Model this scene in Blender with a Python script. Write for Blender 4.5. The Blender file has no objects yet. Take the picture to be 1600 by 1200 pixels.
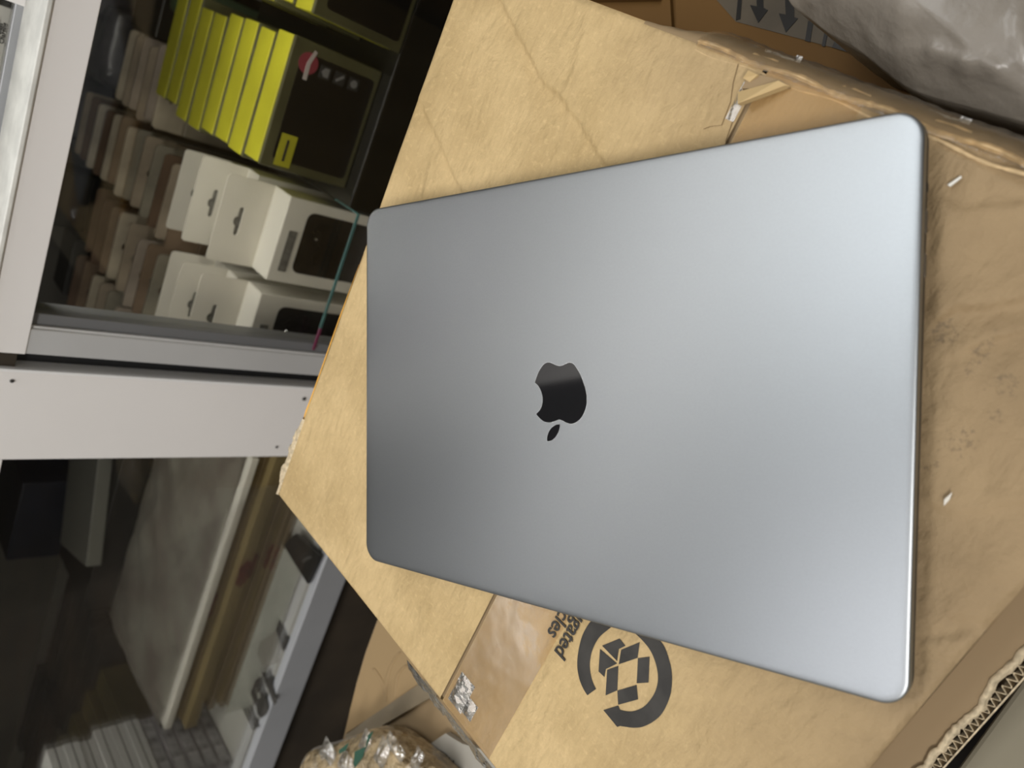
import bpy, bmesh, math, random
import numpy as np
from mathutils import Matrix, Vector
random.seed(7)
S = bpy.context.scene
COL = S.collection

# ------------------------------------------------------------------ camera, world, lights
CW = Vector((0.0, -0.62, 0.73))
RW = Matrix(((0.37380209, 0.88272173, 0.28473556),
             (-0.62234791, 0.46632837, -0.62866577),
             (-0.68771729, 0.05779200, 0.72367466)))
FPX = 1196.56
cam_d = bpy.data.cameras.new('camera'); cam = bpy.data.objects.new('camera', cam_d); COL.objects.link(cam)
cam.matrix_world = Matrix.Translation(CW) @ RW.to_4x4()
cam_d.sensor_fit = 'HORIZONTAL'; cam_d.sensor_width = 36.0; cam_d.lens = FPX / 1600 * 36.0
cam_d.clip_start = 0.01; cam_d.clip_end = 50
cam_d.dof.use_dof = True; cam_d.dof.focus_distance = 0.40; cam_d.dof.aperture_fstop = 9.0
S.camera = cam
vs = S.view_settings
vs.view_transform = 'Standard'; vs.look = 'None'; vs.gamma = 1.0; vs.use_curve_mapping = False
vs.exposure = 0.0
w = bpy.data.worlds.new('world'); S.world = w; w.use_nodes = True
w.node_tree.nodes['Background'].inputs[0].default_value = (0.9, 0.95, 1.0, 1)
w.node_tree.nodes['Background'].inputs[1].default_value = 0.05

def area(name, loc, size, size_y, power, color, target=None):
    d = bpy.data.lights.new(name, 'AREA'); d.shape = 'RECTANGLE'; d.size = size; d.size_y = size_y
    d.energy = power; d.color = color
    o = bpy.data.objects.new(name, d); COL.objects.link(o); o.location = loc
    if target is not None:
        o.rotation_euler = (Vector(target) - Vector(loc)).to_track_quat('-Z', 'Y').to_euler()
    return o
area('ceiling_light_near', (0.50, -0.17, 2.55), 1.7, 0.42, 13.5, (0.95, 0.985, 1.0), (0.50, -0.17, 0))
area('ceiling_light_side', (-1.25, -0.72, 2.55), 1.0, 0.5, 8.5, (0.98, 0.975, 1.0), (-1.25, -0.72, 0))
area('ceiling_light_far', (-0.6, -2.2, 2.55), 1.6, 0.4, 56, (1.0, 0.975, 0.94), (-0.5, -1.0, 0.4))
area('cabinet_front_lamp', (-0.05, -0.07, 1.30), 1.8, 0.05, 2.0, (1.0, 0.97, 0.92), (-0.05, -0.25, 0.4))
area('cabinet_fill_light', (-0.05, 0.050, 0.556), 1.9, 0.02, 1.8, (1.0, 0.98, 0.93), (-0.05, 0.16, 0.2))  # unseen fill added under the shelf to brighten the bays

# ------------------------------------------------------------------ frames
def ray(px, py):
    return RW @ Vector(((px - 800) / FPX, -(py - 600) / FPX, -1.0))
def at_y(px, py, Y): r = ray(px, py); return CW + r * ((Y - CW.y) / r.y)
def at_z(px, py, Z): r = ray(px, py); return CW + r * ((Z - CW.z) / r.z)
# frame of the carton's (slightly sagging) top and the laptop on it
LR = Matrix(((0.4424347856647353, 0.8955702500356433, -0.04696155539262947),
             (-0.8952271044161618, 0.43795174926070546, -0.08225993458630024),
             (-0.053102654853163005, 0.07843591378050774, 0.9955038500563231)))
LO = Vector((-0.09975598, -0.40827882, 0.44595978))
ML = Matrix.Translation(LO) @ LR.to_4x4()
MLi = ML.inverted()
ZB = -0.0155                       # carton top below the lid plane
A_ = math.radians(59.5)
UU = Vector((math.cos(A_), math.sin(A_), 0)); VV = Vector((math.sin(A_), -math.cos(A_), 0))
def bx(u, v, z=0.0):               # carton coords (z above the carton top) -> world
    return ML @ (UU * u + VV * v + Vector((0, 0, ZB + z)))
def px_uv(px, py, z=0.0):          # pixel -> carton coords on its top plane
    o = MLi @ CW; d = MLi.to_3x3() @ ray(px, py)
    p = o + d * ((ZB + z - o.z) / d.z)
    return (p.dot(UU), p.dot(VV))
def px_l(px, py, z=0.0):
    o = MLi @ CW; d = MLi.to_3x3() @ ray(px, py)
    return o + d * ((z - o.z) / d.z)

# ------------------------------------------------------------------ materials
MATS = {}
def mat(name, color, rough=0.5, metal=0.0, var=0.0, scale=20.0, bump=0.0, bscale=60.0, spec=0.5, alpha=1.0,
        coat=0.0, stretch=None, color2=None, emit=None, bump_dist=0.001, coord='Object'):
    if name in MATS: return MATS[name]
    m = bpy.data.materials.new(name); m.use_nodes = True; nt = m.node_tree; N = nt.nodes; L = nt.links
    b = N['Principled BSDF']
    b.inputs['Roughness'].default_value = rough; b.inputs['Metallic'].default_value = metal
    b.inputs['Specular IOR Level'].default_value = spec; b.inputs['Alpha'].default_value = alpha
    b.inputs['Coat Weight'].default_value = coat; b.inputs['Coat Roughness'].default_value = 0.1
    b.inputs['Base Color'].default_value = (*color, 1)
    tc = N.new('ShaderNodeTexCoord'); mp = N.new('ShaderNodeMapping')
    L.new(tc.outputs[coord], mp.inputs['Vector'])
    if stretch: mp.inputs['Scale'].default_value = stretch
    if var > 0 or color2:
        n = N.new('ShaderNodeTexNoise'); n.inputs['Scale'].default_value = scale; n.inputs['Detail'].default_value = 6
        L.new(mp.outputs[0], n.inputs['Vector'])
        mx = N.new('ShaderNodeMix'); mx.data_type = 'RGBA'
        r = N.new('ShaderNodeMapRange'); r.inputs[1].default_value = 0.35; r.inputs[2].default_value = 0.65
        L.new(n.outputs['Fac'], r.inputs[0]); L.new(r.outputs[0], mx.inputs[0])
        c2 = color2 if color2 else tuple(min(1, c * (1 + var)) for c in color)
        c1 = color if color2 else tuple(c * (1 - var) for c in color)
        mx.inputs[6].default_value = (*c1, 1); mx.inputs[7].default_value = (*c2, 1)
        L.new(mx.outputs[2], b.inputs['Base Color'])
    if bump > 0:
        n2 = N.new('ShaderNodeTexNoise'); n2.inputs['Scale'].default_value = bscale; n2.inputs['Detail'].default_value = 5
        L.new(mp.outputs[0], n2.inputs['Vector'])
        bp = N.new('ShaderNodeBump'); bp.inputs['Strength'].default_value = bump; bp.inputs['Distance'].default_value = bump_dist
        L.new(n2.outputs['Fac'], bp.inputs['Height']); L.new(bp.outputs[0], b.inputs['Normal'])
    if emit:
        b.inputs['Emission Color'].default_value = (*emit[:3], 1); b.inputs['Emission Strength'].default_value = emit[3]
    MATS[name] = m
    return m

def cardboard(name, base, dark, stains_and_falloff=False, wr=1.0):
    m = bpy.data.materials.new(name); m.use_nodes = True; nt = m.node_tree; N = nt.nodes; L = nt.links
    b = N['Principled BSDF']; b.inputs['Roughness'].default_value = 0.72; b.inputs['Specular IOR Level'].default_value = 0.35
    tc = N.new('ShaderNodeTexCoord')
    def noise(scale, detail=6, rough=0.55, stretch=None, dist=0.0, coord='UV'):
        n = N.new('ShaderNodeTexNoise'); n.inputs['Scale'].default_value = scale; n.inputs['Detail'].default_value = detail
        n.inputs['Roughness'].default_value = rough; n.inputs['Distortion'].default_value = dist
        if stretch:
            mp = N.new('ShaderNodeMapping'); mp.inputs['Scale'].default_value = stretch
            L.new(tc.outputs[coord], mp.inputs[0]); L.new(mp.outputs[0], n.inputs['Vector'])
        else: L.new(tc.outputs[coord], n.inputs['Vector'])
        return n.outputs['Fac']
    def rng(src, a, c, o0=0.0, o1=1.0):
        r = N.new('ShaderNodeMapRange'); r.inputs[1].default_value = a; r.inputs[2].default_value = c
        r.inputs[3].default_value = o0; r.inputs[4].default_value = o1
        L.new(src, r.inputs[0]); return r.outputs[0]
    def mix(fac, c1, c2):
        x = N.new('ShaderNodeMix'); x.data_type = 'RGBA'
        if isinstance(fac, float): x.inputs[0].default_value = fac
        else: L.new(fac, x.inputs[0])
        for i, c in ((6, c1), (7, c2)):
            if isinstance(c, tuple): x.inputs[i].default_value = (*c, 1)
            else: L.new(c, x.inputs[i])
        return x.outputs[2]
    c = mix(rng(noise(14, 5), 0.38, 0.66), base, dark)
    fibre = noise(90, 4, 0.6, (1, 4, 1))
    c = mix(rng(fibre, 0.45, 0.75, 0, 0.35), c, tuple(x * 0.75 for x in dark))
    lightf = noise(230, 3, 0.6, (1.5, 1, 1))
    c = mix(rng(lightf, 0.55, 0.8, 0, 0.5), c, tuple(min(1, x * 1.22) for x in base))
    if stains_and_falloff:
        sep = N.new('ShaderNodeSeparateXYZ'); L.new(tc.outputs['UV'], sep.inputs[0])
        # brown, dusty worn board with light falloff painted in, darker to the right
        dt = N.new('ShaderNodeVectorMath'); dt.operation = 'DOT_PRODUCT'; L.new(tc.outputs['UV'], dt.inputs[0]); dt.inputs[1].default_value = (UU.x, VV.x, 0)
        wn_ = N.new('ShaderNodeMath'); wn_.operation = 'MULTIPLY_ADD'; L.new(noise(9, 4), wn_.inputs[0]); wn_.inputs[1].default_value = 0.10; L.new(dt.outputs['Value'], wn_.inputs[2])
        wear_falloff = rng(wn_.outputs[0], 0.06, 0.20)
        c = mix(wear_falloff, c, mix(rng(noise(22, 5), 0.35, 0.65), (0.285, 0.20, 0.108), (0.355, 0.252, 0.138)))
        # scuffed dirt spots
        def blob(u, v, ru, rv, thr=0.5, scale=420):
            mp = N.new('ShaderNodeMapping'); mp.vector_type = 'POINT'
            mp.inputs['Location'].default_value = (-u / ru, -v / rv, 0); mp.inputs['Scale'].default_value = (1 / ru, 1 / rv, 0)
            L.new(tc.outputs['UV'], mp.inputs[0])
            ln = N.new('ShaderNodeVectorMath'); ln.operation = 'LENGTH'; L.new(mp.outputs[0], ln.inputs[0])
            edge = rng(ln.outputs['Value'], 0.3, 1.0, 0.5, 0.0)
            n = noise(scale, 6, 0.7)
            s = N.new('ShaderNodeMath'); s.operation = 'MULTIPLY_ADD'; L.new(n, s.inputs[0]); s.inputs[1].default_value = 2.0; L.new(edge, s.inputs[2])
            return rng(s.outputs[0], 1.14 + thr * 0.5, 1.42 + thr * 0.5, 0, 0.5)
        for (x, y, ru, rv, t) in ((1475, 520, .012, .010, .55), (1530, 555, .016, .006, .6), (1500, 690, .014, .012, .66),
                                  (1570, 600, .010, .010, .65), (1455, 730, .006, .006, .6), (1555, 650, .005, .005, .6), (1400, 990, .012, .01, .7)):
            u, v = px_uv(x, y)
            c = mix(blob(u, v, ru, rv, t), c, (0.10, 0.075, 0.05))
    L.new(c, b.inputs['Base Color'])
    add = N.new('ShaderNodeMath'); add.operation = 'ADD'
    L.new(noise(60, 6, 0.6, None, 0.2), add.inputs[0])
    w2 = N.new('ShaderNodeMath'); w2.operation = 'MULTIPLY'; L.new(noise(16, 4, 0.5, (1, 2.2, 1), 0.5), w2.inputs[0]); w2.inputs[1].default_value = 2.2
    L.new(w2.outputs[0], add.inputs[1])
    bp = N.new('ShaderNodeBump'); bp.inputs['Strength'].default_value = 0.9 * wr; bp.inputs['Distance'].default_value = 0.0030
    L.new(add.outputs[0], bp.inputs['Height']); L.new(bp.outputs[0], b.inputs['Normal'])
    MATS[name] = m
    return m

def glassy(name, tint=(0.95, 0.98, 0.97), refl=0.1, rough=0.02, film=(0.5, 0.5, 0.48), film_amt=0.0, bump=0.0, bscale=80):
    m = bpy.data.materials.new(name); m.use_nodes = True; nt = m.node_tree; N = nt.nodes; L = nt.links
    N.remove(N['Principled BSDF']); out = N['Material Output']
    t = N.new('ShaderNodeBsdfTransparent'); t.inputs[0].default_value = (*tint, 1)
    g = N.new('ShaderNodeBsdfGlossy'); g.inputs['Roughness'].default_value = rough; g.inputs[0].default_value = (1, 1, 1, 1)
    d = N.new('ShaderNodeBsdfDiffuse'); d.inputs[0].default_value = (*film, 1)
    m0 = N.new('ShaderNodeMixShader'); m0.inputs[0].default_value = film_amt
    L.new(t.outputs[0], m0.inputs[1]); L.new(d.outputs[0], m0.inputs[2])
    fr = N.new('ShaderNodeFresnel'); fr.inputs[0].default_value = 1.45
    mu = N.new('ShaderNodeMath'); mu.operation = 'MULTIPLY'; mu.inputs[1].default_value = refl * 10; mu.use_clamp = True
    L.new(fr.outputs[0], mu.inputs[0])
    m1 = N.new('ShaderNodeMixShader'); L.new(mu.outputs[0], m1.inputs[0]); L.new(m0.outputs[0], m1.inputs[1]); L.new(g.outputs[0], m1.inputs[2])
    if bump > 0:
        tc = N.new('ShaderNodeTexCoord'); n = N.new('ShaderNodeTexNoise'); n.inputs['Scale'].default_value = bscale; n.inputs['Detail'].default_value = 4
        L.new(tc.outputs['Object'], n.inputs['Vector'])
        bp = N.new('ShaderNodeBump'); bp.inputs['Strength'].default_value = bump; bp.inputs['Distance'].default_value = 0.002
        L.new(n.outputs[0], bp.inputs['Height'])
        for q in (g, d, fr): L.new(bp.outputs[0], q.inputs['Normal'])
    L.new(m1.outputs[0], out.inputs[0]); MATS[name] = m
    return m

# ------------------------------------------------------------------ mesh helpers
def link(name, bm_or_me, material, parent=None, smooth=False, local=None):
    if isinstance(bm_or_me, bmesh.types.BMesh):
        bmesh.ops.recalc_face_normals(bm_or_me, faces=bm_or_me.faces)
        me = bpy.data.meshes.new(name); bm_or_me.to_mesh(me); bm_or_me.free()
    else: me = bm_or_me
    if material and not me.materials: me.materials.append(material)
    if smooth:
        for p in me.polygons: p.use_smooth = True
    o = bpy.data.objects.new(name, me); COL.objects.link(o)
    if parent: o.parent = parent
    if local is not None: o.matrix_local = local
    return o
def empty(name, loc=(0, 0, 0), rz=0.0, mw=None):
    o = bpy.data.objects.new(name, None); COL.objects.link(o); o.empty_display_size = 0.02
    if mw is not None: o.matrix_world = mw
    else: o.location = loc; o.rotation_euler = (0, 0, rz)
    return o
def tag(o, label=None, cat=None, group=None, kind=None):
    if label: o['label'] = label
    if cat: o['category'] = cat
    if group: o['group'] = group
    if kind: o['kind'] = kind
    return o
def dup(root, loc, rz=None, label=None, group=None):
    r = root.copy(); COL.objects.link(r); r.location = loc
    if rz is not None: r.rotation_euler = (0, 0, rz)
    if label: r['label'] = label
    if group: r['group'] = group
    for ch in list(root.children):
        c = ch.copy(); COL.objects.link(c); c.parent = r
        for g in list(ch.children):
            d = g.copy(); COL.objects.link(d); d.parent = c
    return r
def add_box(bm, x0, x1, y0, y1, z0, z1, bev=0.0, mi=0):
    r = bmesh.ops.create_cube(bm, size=1.0)
    vs_ = r['verts']
    for v in vs_:
        v.co = Vector(((x0 + x1) / 2 + v.co.x * (x1 - x0), (y0 + y1) / 2 + v.co.y * (y1 - y0), (z0 + z1) / 2 + v.co.z * (z1 - z0)))
    if bev > 0:
        es = list({e for v in vs_ for e in v.link_edges})
        bmesh.ops.bevel(bm, geom=es, offset=bev, segments=2, affect='EDGES', profile=0.5)
def boxo(name, x0, x1, y0, y1, z0, z1, m, parent=None, bev=0.0, smooth=False):
    bm = bmesh.new(); add_box(bm, x0, x1, y0, y1, z0, z1, bev)
    return link(name, bm, m, parent, smooth)
def prism(bm, pts, off):
    """pts: list of Vector (closed outline), extruded by vector off"""
    a = [bm.verts.new(p) for p in pts]; b = [bm.verts.new(p + off) for p in pts]
    n = len(pts)
    bm.faces.new(a); bm.faces.new(b[::-1])
    for i in range(n): bm.faces.new((a[i], a[(i + 1) % n], b[(i + 1) % n], b[i]))
def decal(name, pts, m, parent=None, off=Vector((0, 0, 0.0004))):
    bm = bmesh.new(); prism(bm, pts, off); return link(name, bm, m, parent)
def plate_hole(outer, hole, thick, axis='y'):
    """plate in the xz plane with a hole, thickness along y"""
    bm = bmesh.new(); es = []
    for loop in (outer, hole):
        vs_ = [bm.verts.new((p[0], 0, p[1])) for p in loop]
        for i in range(len(vs_)): es.append(bm.edges.new((vs_[i], vs_[(i + 1) % len(vs_)])))
    bmesh.ops.triangle_fill(bm, edges=es, use_beauty=True)
    r = bmesh.ops.extrude_face_region(bm, geom=list(bm.faces))
    for v in [g for g in r['geom'] if isinstance(g, bmesh.types.BMVert)]: v.co.y += thick
    return bm
def rrect(x0, x1, z0, z1, r, n=4):
    out = []
    for cx, cz, a0 in ((x1 - r, z1 - r, 0), (x0 + r, z1 - r, 90), (x0 + r, z0 + r, 180), (x1 - r, z0 + r, 270)):
        for i in range(n + 1):
            a = math.radians(a0 + 90 * i / n); out.append((cx + r * math.cos(a), cz + r * math.sin(a)))
    return out
RNG = np.random.RandomState(3)
def sines(n, kmin, kmax, seed):
    r = np.random.RandomState(seed); K = np.exp(r.uniform(np.log(kmin), np.log(kmax), n)); th = r.uniform(0, 2 * np.pi, n); ph = r.uniform(0, 2 * np.pi, n)
    def f(x, y):
        x = np.asarray(x, float); y = np.asarray(y, float); s = np.zeros_like(x)
        for k, t, p in zip(K, th, ph): s = s + np.sin(k * (x * np.cos(t) + y * np.sin(t)) + p) * (kmin / k) ** 0.8
        return s / math.sqrt(n)
    return f

# ------------------------------------------------------------------ shared materials
M_alu = mat('grey aluminium', (0.40, 0.41, 0.43), 0.45, 0.35, var=0.05, scale=8)
M_alu_l = mat('light aluminium', (0.60, 0.605, 0.61), 0.4, 0.25, var=0.04, scale=8)
M_white = mat('white panel', (0.86, 0.835, 0.82), 0.45, 0, var=0.02, scale=5)
M_ledge = mat('dusty white ledge', (0.72, 0.72, 0.68), 0.55, 0, var=0.10, scale=60, bump=0.2)
M_rubber = mat('black rubber', (0.012, 0.013, 0.015), 0.5)
M_dark = mat('dark interior', (0.035, 0.025, 0.015), 0.8, var=0.3, scale=9)
M_floor = mat('dark floor', (0.022, 0.014, 0.008), 0.7, var=0.5, scale=6)
M_wall = mat('painted wall', (0.55, 0.54, 0.5), 0.8, var=0.04, scale=3)
M_glass = glassy('clear glass', (0.91, 0.905, 0.88), 0.05)
M_glass_edge = mat('teal glass edge', (0.045, 0.105, 0.095), 0.25, var=0.2, scale=30)
M_pink = mat('magenta strip', (0.11, 0.018, 0.045), 0.4)
M_wpack = mat('white carton board', (0.74, 0.72, 0.65), 0.55, var=0.05, scale=15)
M_wpack_s = mat('off white board', (0.68, 0.65, 0.57), 0.6, var=0.06, scale=15)
M_window = mat('dark glossy window', (0.020, 0.017, 0.014), 0.12, var=0.6, scale=18)
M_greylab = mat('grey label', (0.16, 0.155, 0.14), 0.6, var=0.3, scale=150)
M_yel = mat('yellow board', (0.50, 0.48, 0.03), 0.45, var=0.12, scale=14)
M_olive = mat('olive clear rim', (0.10, 0.098, 0.05), 0.25, var=0.2, scale=18)
M_black = mat('black print', (0.010, 0.009, 0.008), 0.3)
M_ink = mat('black ink', (0.035, 0.032, 0.028), 0.6, var=0.25, scale=90)
M_card = cardboard('carton board', (0.62, 0.455, 0.232), (0.47, 0.335, 0.158), stains_and_falloff=True)
M_card2 = cardboard('orange brown board', (0.165, 0.084, 0.018), (0.115, 0.055, 0.012))  # albedo lowered to carry the shade under bag and carton
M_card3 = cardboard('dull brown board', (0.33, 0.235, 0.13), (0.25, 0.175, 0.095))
M_fibre = mat('torn paper fibre', (0.56, 0.46, 0.31), 0.9, var=0.25, scale=300, bump=0.6, bscale=500)
M_tape = glassy('brown packing tape', (0.955, 0.90, 0.80), 0.035, 0.22, (0.56, 0.36, 0.16), 0.18, bump=0.12, bscale=60)
M_cleartape = glassy('clear packing tape', (0.93, 0.88, 0.79), 0.06, 0.14, (0.42, 0.34, 0.23), 0.16, bump=0.8, bscale=110)

# ------------------------------------------------------------------ the room
def struct(name, *a, m=None):
    o = boxo(name, *a, m); tag(o, kind='structure'); return o
struct('floor', -2.6, 2.6, -3.2, 1.1, -0.05, 0.0, m=M_floor)
struct('ceiling', -2.6, 2.6, -3.2, 1.1, 2.62, 2.67, m=mat('ceiling paint', (0.6, 0.6, 0.58), 0.8))
struct('wall_back', -2.6, 2.6, 0.95, 1.05, 0, 2.62, m=M_wall)
struct('wall_front', -2.6, 2.6, -3.2, -3.1, 0, 2.62, m=M_wall)
struct('wall_left', -2.6, -2.5, -3.1, 0.95, 0, 2.62, m=M_wall)
struct('wall_right', 2.5, 2.6, -3.1, 0.95, 0, 2.62, m=M_wall)

# ------------------------------------------------------------------ display cabinet
cab = empty('display_cabinet', (-0.2, 0, 0))
tag(cab, 'tall white and grey aluminium display cabinet with glass fronts behind the big carton', 'cabinet')
def C(name, x0, x1, y0, y1, z0, z1, m, bev=0.0):
    return boxo(name, x0 + 0.2, x1 + 0.2, y0, y1, z0, z1, m, cab, bev)
XL, XR = -1.75, 1.15
C('bottom_rail', XL, XR, 0.0, 0.018, 0.163, 0.205, M_alu, 0.001)
C('floor_board', XL, XR, 0.018, 0.80, 0.185, 0.200, mat('white laminate', (0.62, 0.62, 0.58), 0.5, var=0.04, scale=10))
C('door_track', XL, XR, 0.018, 0.034, 0.200, 0.205, M_alu_l)
C('plinth', XL, XR, 0.06, 0.80, 0.0, 0.18, M_dark)
C('back_panel', XL, XR, 0.80, 0.815, 0.18, 2.05, mat('cabinet back', (0.20, 0.19, 0.17), 0.5, var=0.2, scale=4))
C('side_panel', XL - 0.01, XL, 0.0, 0.815, 0.0, 2.05, M_white)
C('side_panel', XR, XR + 0.01, 0.0, 0.815, 0.0, 2.05, M_white)
C('top_board', XL, XR, 0.0, 0.815, 2.05, 2.07, M_white)
C('shelf_board', XL, XR, 0.004, 0.80, 0.565, 0.588, M_dark)
C('upper_shelf', XL, XR, 0.03, 0.80, 1.00, 1.02, M_dark)
C('upper_shelf', XL, XR, 0.03, 0.80, 1.45, 1.47, M_dark)
# rail with its dusty ledge, cut at the post
C('top_rail', -0.290, XR, -0.001, 0.004, 0.561, 0.589, M_white, 0.0006)
C('top_rail', XL, -0.386, -0.001, 0.004, 0.561, 0.589, M_white, 0.0006)
lg = C('ledge', -0.290, XR, -0.003, 0.055, 0.5885, 0.592, M_ledge, 0.0008)
C('ledge', XL, -0.386, -0.003, 0.055, 0.5885, 0.592, M_ledge, 0.0008)
# corner post
C('post', -0.3865, -0.306, 0.0, 0.06, 0.10, 2.05, M_white, 0.0012)
C('post_edge_strip', -0.306, -0.3035, -0.001, 0.03, 0.10, 2.05, mat('bright white edge', (0.85, 0.85, 0.85), 0.35), 0.0006)
C('rubber_gasket', -0.3035, -0.285, 0.016, 0.05, 0.18, 2.05, M_rubber)
# upright of the sliding door: two stepped bands with a groove
C('door_upright', -0.290, -0.2685, 0.0, 0.03, 0.195, 0.60, M_alu_l, 0.001)
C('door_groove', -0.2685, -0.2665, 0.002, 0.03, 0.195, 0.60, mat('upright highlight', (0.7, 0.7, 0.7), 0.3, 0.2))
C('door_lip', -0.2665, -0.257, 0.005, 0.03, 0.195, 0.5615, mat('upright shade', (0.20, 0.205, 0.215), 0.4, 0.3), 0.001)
for (sx, sz, r) in ((-0.3745, 0.320, 0.0014), (-0.317, 0.307, 0.0022), (-0.314, 0.566, 0.0016)):
    bm = bmesh.new(); bmesh.ops.create_cone(bm, cap_ends=True, segments=12, radius1=r, radius2=r * 0.7, depth=0.0015)
    bmesh.ops.rotate(bm, verts=bm.verts, matrix=Matrix.Rotation(math.radians(90), 3, 'X'))
    bmesh.ops.translate(bm, verts=bm.verts, vec=(sx + 0.2, -0.0008, sz)); link('screw', bm, M_ink, cab)
# glass panes
C('glass_pane', -0.262, XR, 0.012, 0.016, 0.2052, 0.5612, M_glass)
C('glass_pane', XL, -0.386, 0.012, 0.016, 0.2052, 0.5612, M_glass)
C('glass_edge', -0.238, -0.118, -0.0005, 0.0015, 0.3140, 0.3162, M_glass_edge)
C('glass_edge', -0.1195, -0.118, 0.0015, 0.045, 0.3140, 0.3162, M_glass_edge)
tag(C('glass_edge', -0.262, -0.238, -0.0005, 0.0015, 0.3136, 0.3160, M_pink), 'short magenta length of the glass edge')
# bay above the ledge
C('upper_track', XL, XR, 0.055, 0.066, 0.589, 0.597, M_alu, 0.0006)
C('upper_upright', -0.047, -0.040, 0.050, 0.066, 0.592, 1.0, M_white, 0.0006)
C('upper_upright', -0.037, -0.030, 0.054, 0.066, 0.592, 1.0, M_rubber, 0.0006)
C('upper_glass', XL, -0.047, 0.058, 0.061, 0.5975, 1.0, M_glass)
C('upper_glass', -0.030, XR, 0.060, 0.063, 0.5975, 1.0, M_glass)
C('added_white_panel', -0.303, XR, 0.0, 0.02, 0.84, 1.20, M_white)  # unseen white panel added for the emblem to mirror

# ------------------------------------------------------------------ big carton
nz1 = sines(14, 25, 140, 5); nz2 = sines(18, 120, 700, 9)
def poly_uv(pts): return [px_uv(*p) for p in pts]
creases = [ # polyline, ridge height, ridge width, step height, step width
    (poly_uv([(783, -4), (805, 40), (832, 90), (850, 125), (880, 150), (915, 200), (950, 255)]), 0.0011, 0.0016, 0.0011, 0.006),
    (poly_uv([(665, 176), (690, 225), (708, 270), (727, 302)]), 0.0005, 0.0014, 0.0007, 0.005),
    (poly_uv([(1440, 193), (1490, 222), (1520, 236), (1560, 246), (1600, 250)]), -0.0010, 0.0012, 0.0008, 0.006),
    (poly_uv([(1345, 190), (1400, 215), (1470, 230), (1600, 290)]), 0.0006, 0.0020, -0.0006, 0.006),
    (poly_uv([(1452, 508), (1490, 480), (1540, 478), (1600, 465)]), 0.0005, 0.0012, 0.0009, 0.007),
    (poly_uv([(1515, 547), (1550, 535), (1600, 520)]), -0.0008, 0.0010, 0.0006, 0.005),
    (poly_uv([(1452, 1002), (1500, 996), (1570, 985)]), 0.0004, 0.0010, -0.0006, 0.006),
    (poly_uv([(1440, 780), (1500, 800), (1600, 780)]), 0.0003, 0.0014, 0.0004, 0.008),
    (poly_uv([(905, 70), (885, 160)]), 0.0002, 0.0020, 0.0003, 0.008),
    (poly_uv([(1440, 300), (1500, 330), (1600, 320)]), 0.0004, 0.0020, -0.0006, 0.008),
]
def seg_dist(u, v, a, b):
    ax, ay = a; bx_, by_ = b; dx, dy = bx_ - ax, by_ - ay; L2 = dx * dx + dy * dy
    t = np.clip(((u - ax) * dx + (v - ay) * dy) / L2, 0, 1)
    px_, py_ = ax + t * dx, ay + t * dy
    d = np.hypot(u - px_, v - py_); s = np.sign((u - ax) * dy - (v - ay) * dx)
    return d, s
U0, U1, V0, V1 = -0.2115, 0.1655, -0.1945, 0.1875
def hgt(u, v, edge=True):
    u = np.asarray(u, float); v = np.asarray(v, float)
    h = 0.00030 * nz1(u, v) + 0.00010 * nz2(u, v)
    rough = 1 / (1 + np.exp(-(v - 0.10) / 0.02))
    h = h * (1 + 2.6 * rough)
    for pl, rh, rw, sh, sw in creases:
        D = np.full(u.shape, 9.0); Sg = np.zeros(u.shape)
        for a, b in zip(pl[:-1], pl[1:]):
            d, s = seg_dist(u, v, a, b); m = d < D; D = np.where(m, d, D); Sg = np.where(m, s, Sg)
        h = h + 2.0 * rh * np.exp(-(D / rw) ** 2) + 3.0 * sh * Sg * (1 - np.exp(-D / rw)) * np.exp(-(D / sw))
    # crushed flutes along the far edge
    w_ = np.exp(-((u - 0.158) / 0.0035) ** 2) * (1 / (1 + np.exp(-(v + 0.095) / 0.004))) * (1 / (1 + np.exp((v + 0.030) / 0.004)))
    h = h - 0.0007 * w_ * (0.5 + 0.5 * np.sin(v * 2 * np.pi / 0.0042 + 30 * (u - 0.15)))
    # the laptop presses the board flat, seam between the flaps
    h = np.where((u < 0.16), np.minimum(h, 0.0012), h)
    ul = u * UU.x + v * VV.x; vl = u * UU.y + v * VV.y
    inlap = np.clip(np.minimum(0.155 - np.abs(ul), 0.109 - np.abs(vl)) / 0.004, 0, 1)
    h = h * (1 - inlap) - 0.0006 * inlap
    if edge:
        e = np.minimum(np.minimum(u - U0, U1 - u), np.minimum(v - V0, V1 - v))
        h = h - 0.0022 * np.clip(1 - e / 0.0035, 0, 1) ** 2
    return h
car = empty('cardboard_carton', bx(-0.02, 0.0, 0).to_tuple()[:2] + (0.0,))
tag(car, 'large tan corrugated carton carrying the grey laptop, taped along its middle seam', 'box')
car_inv = Matrix.Translation(-Vector(car.location))
def carton_mesh(name, P, faces, uv, m, smooth=True):
    me = bpy.data.meshes.new(name); me.from_pydata([tuple(car_inv @ p) for p in P], [], faces)
    ul_ = me.uv_layers.new(name='UVMap')
    idx = np.empty(len(me.loops), int); me.loops.foreach_get('vertex_index', idx)
    ul_.data.foreach_set('uv', np.asarray(uv, float)[idx].ravel())
    me.update()
    return link(name, me, m, car, smooth)
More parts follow.
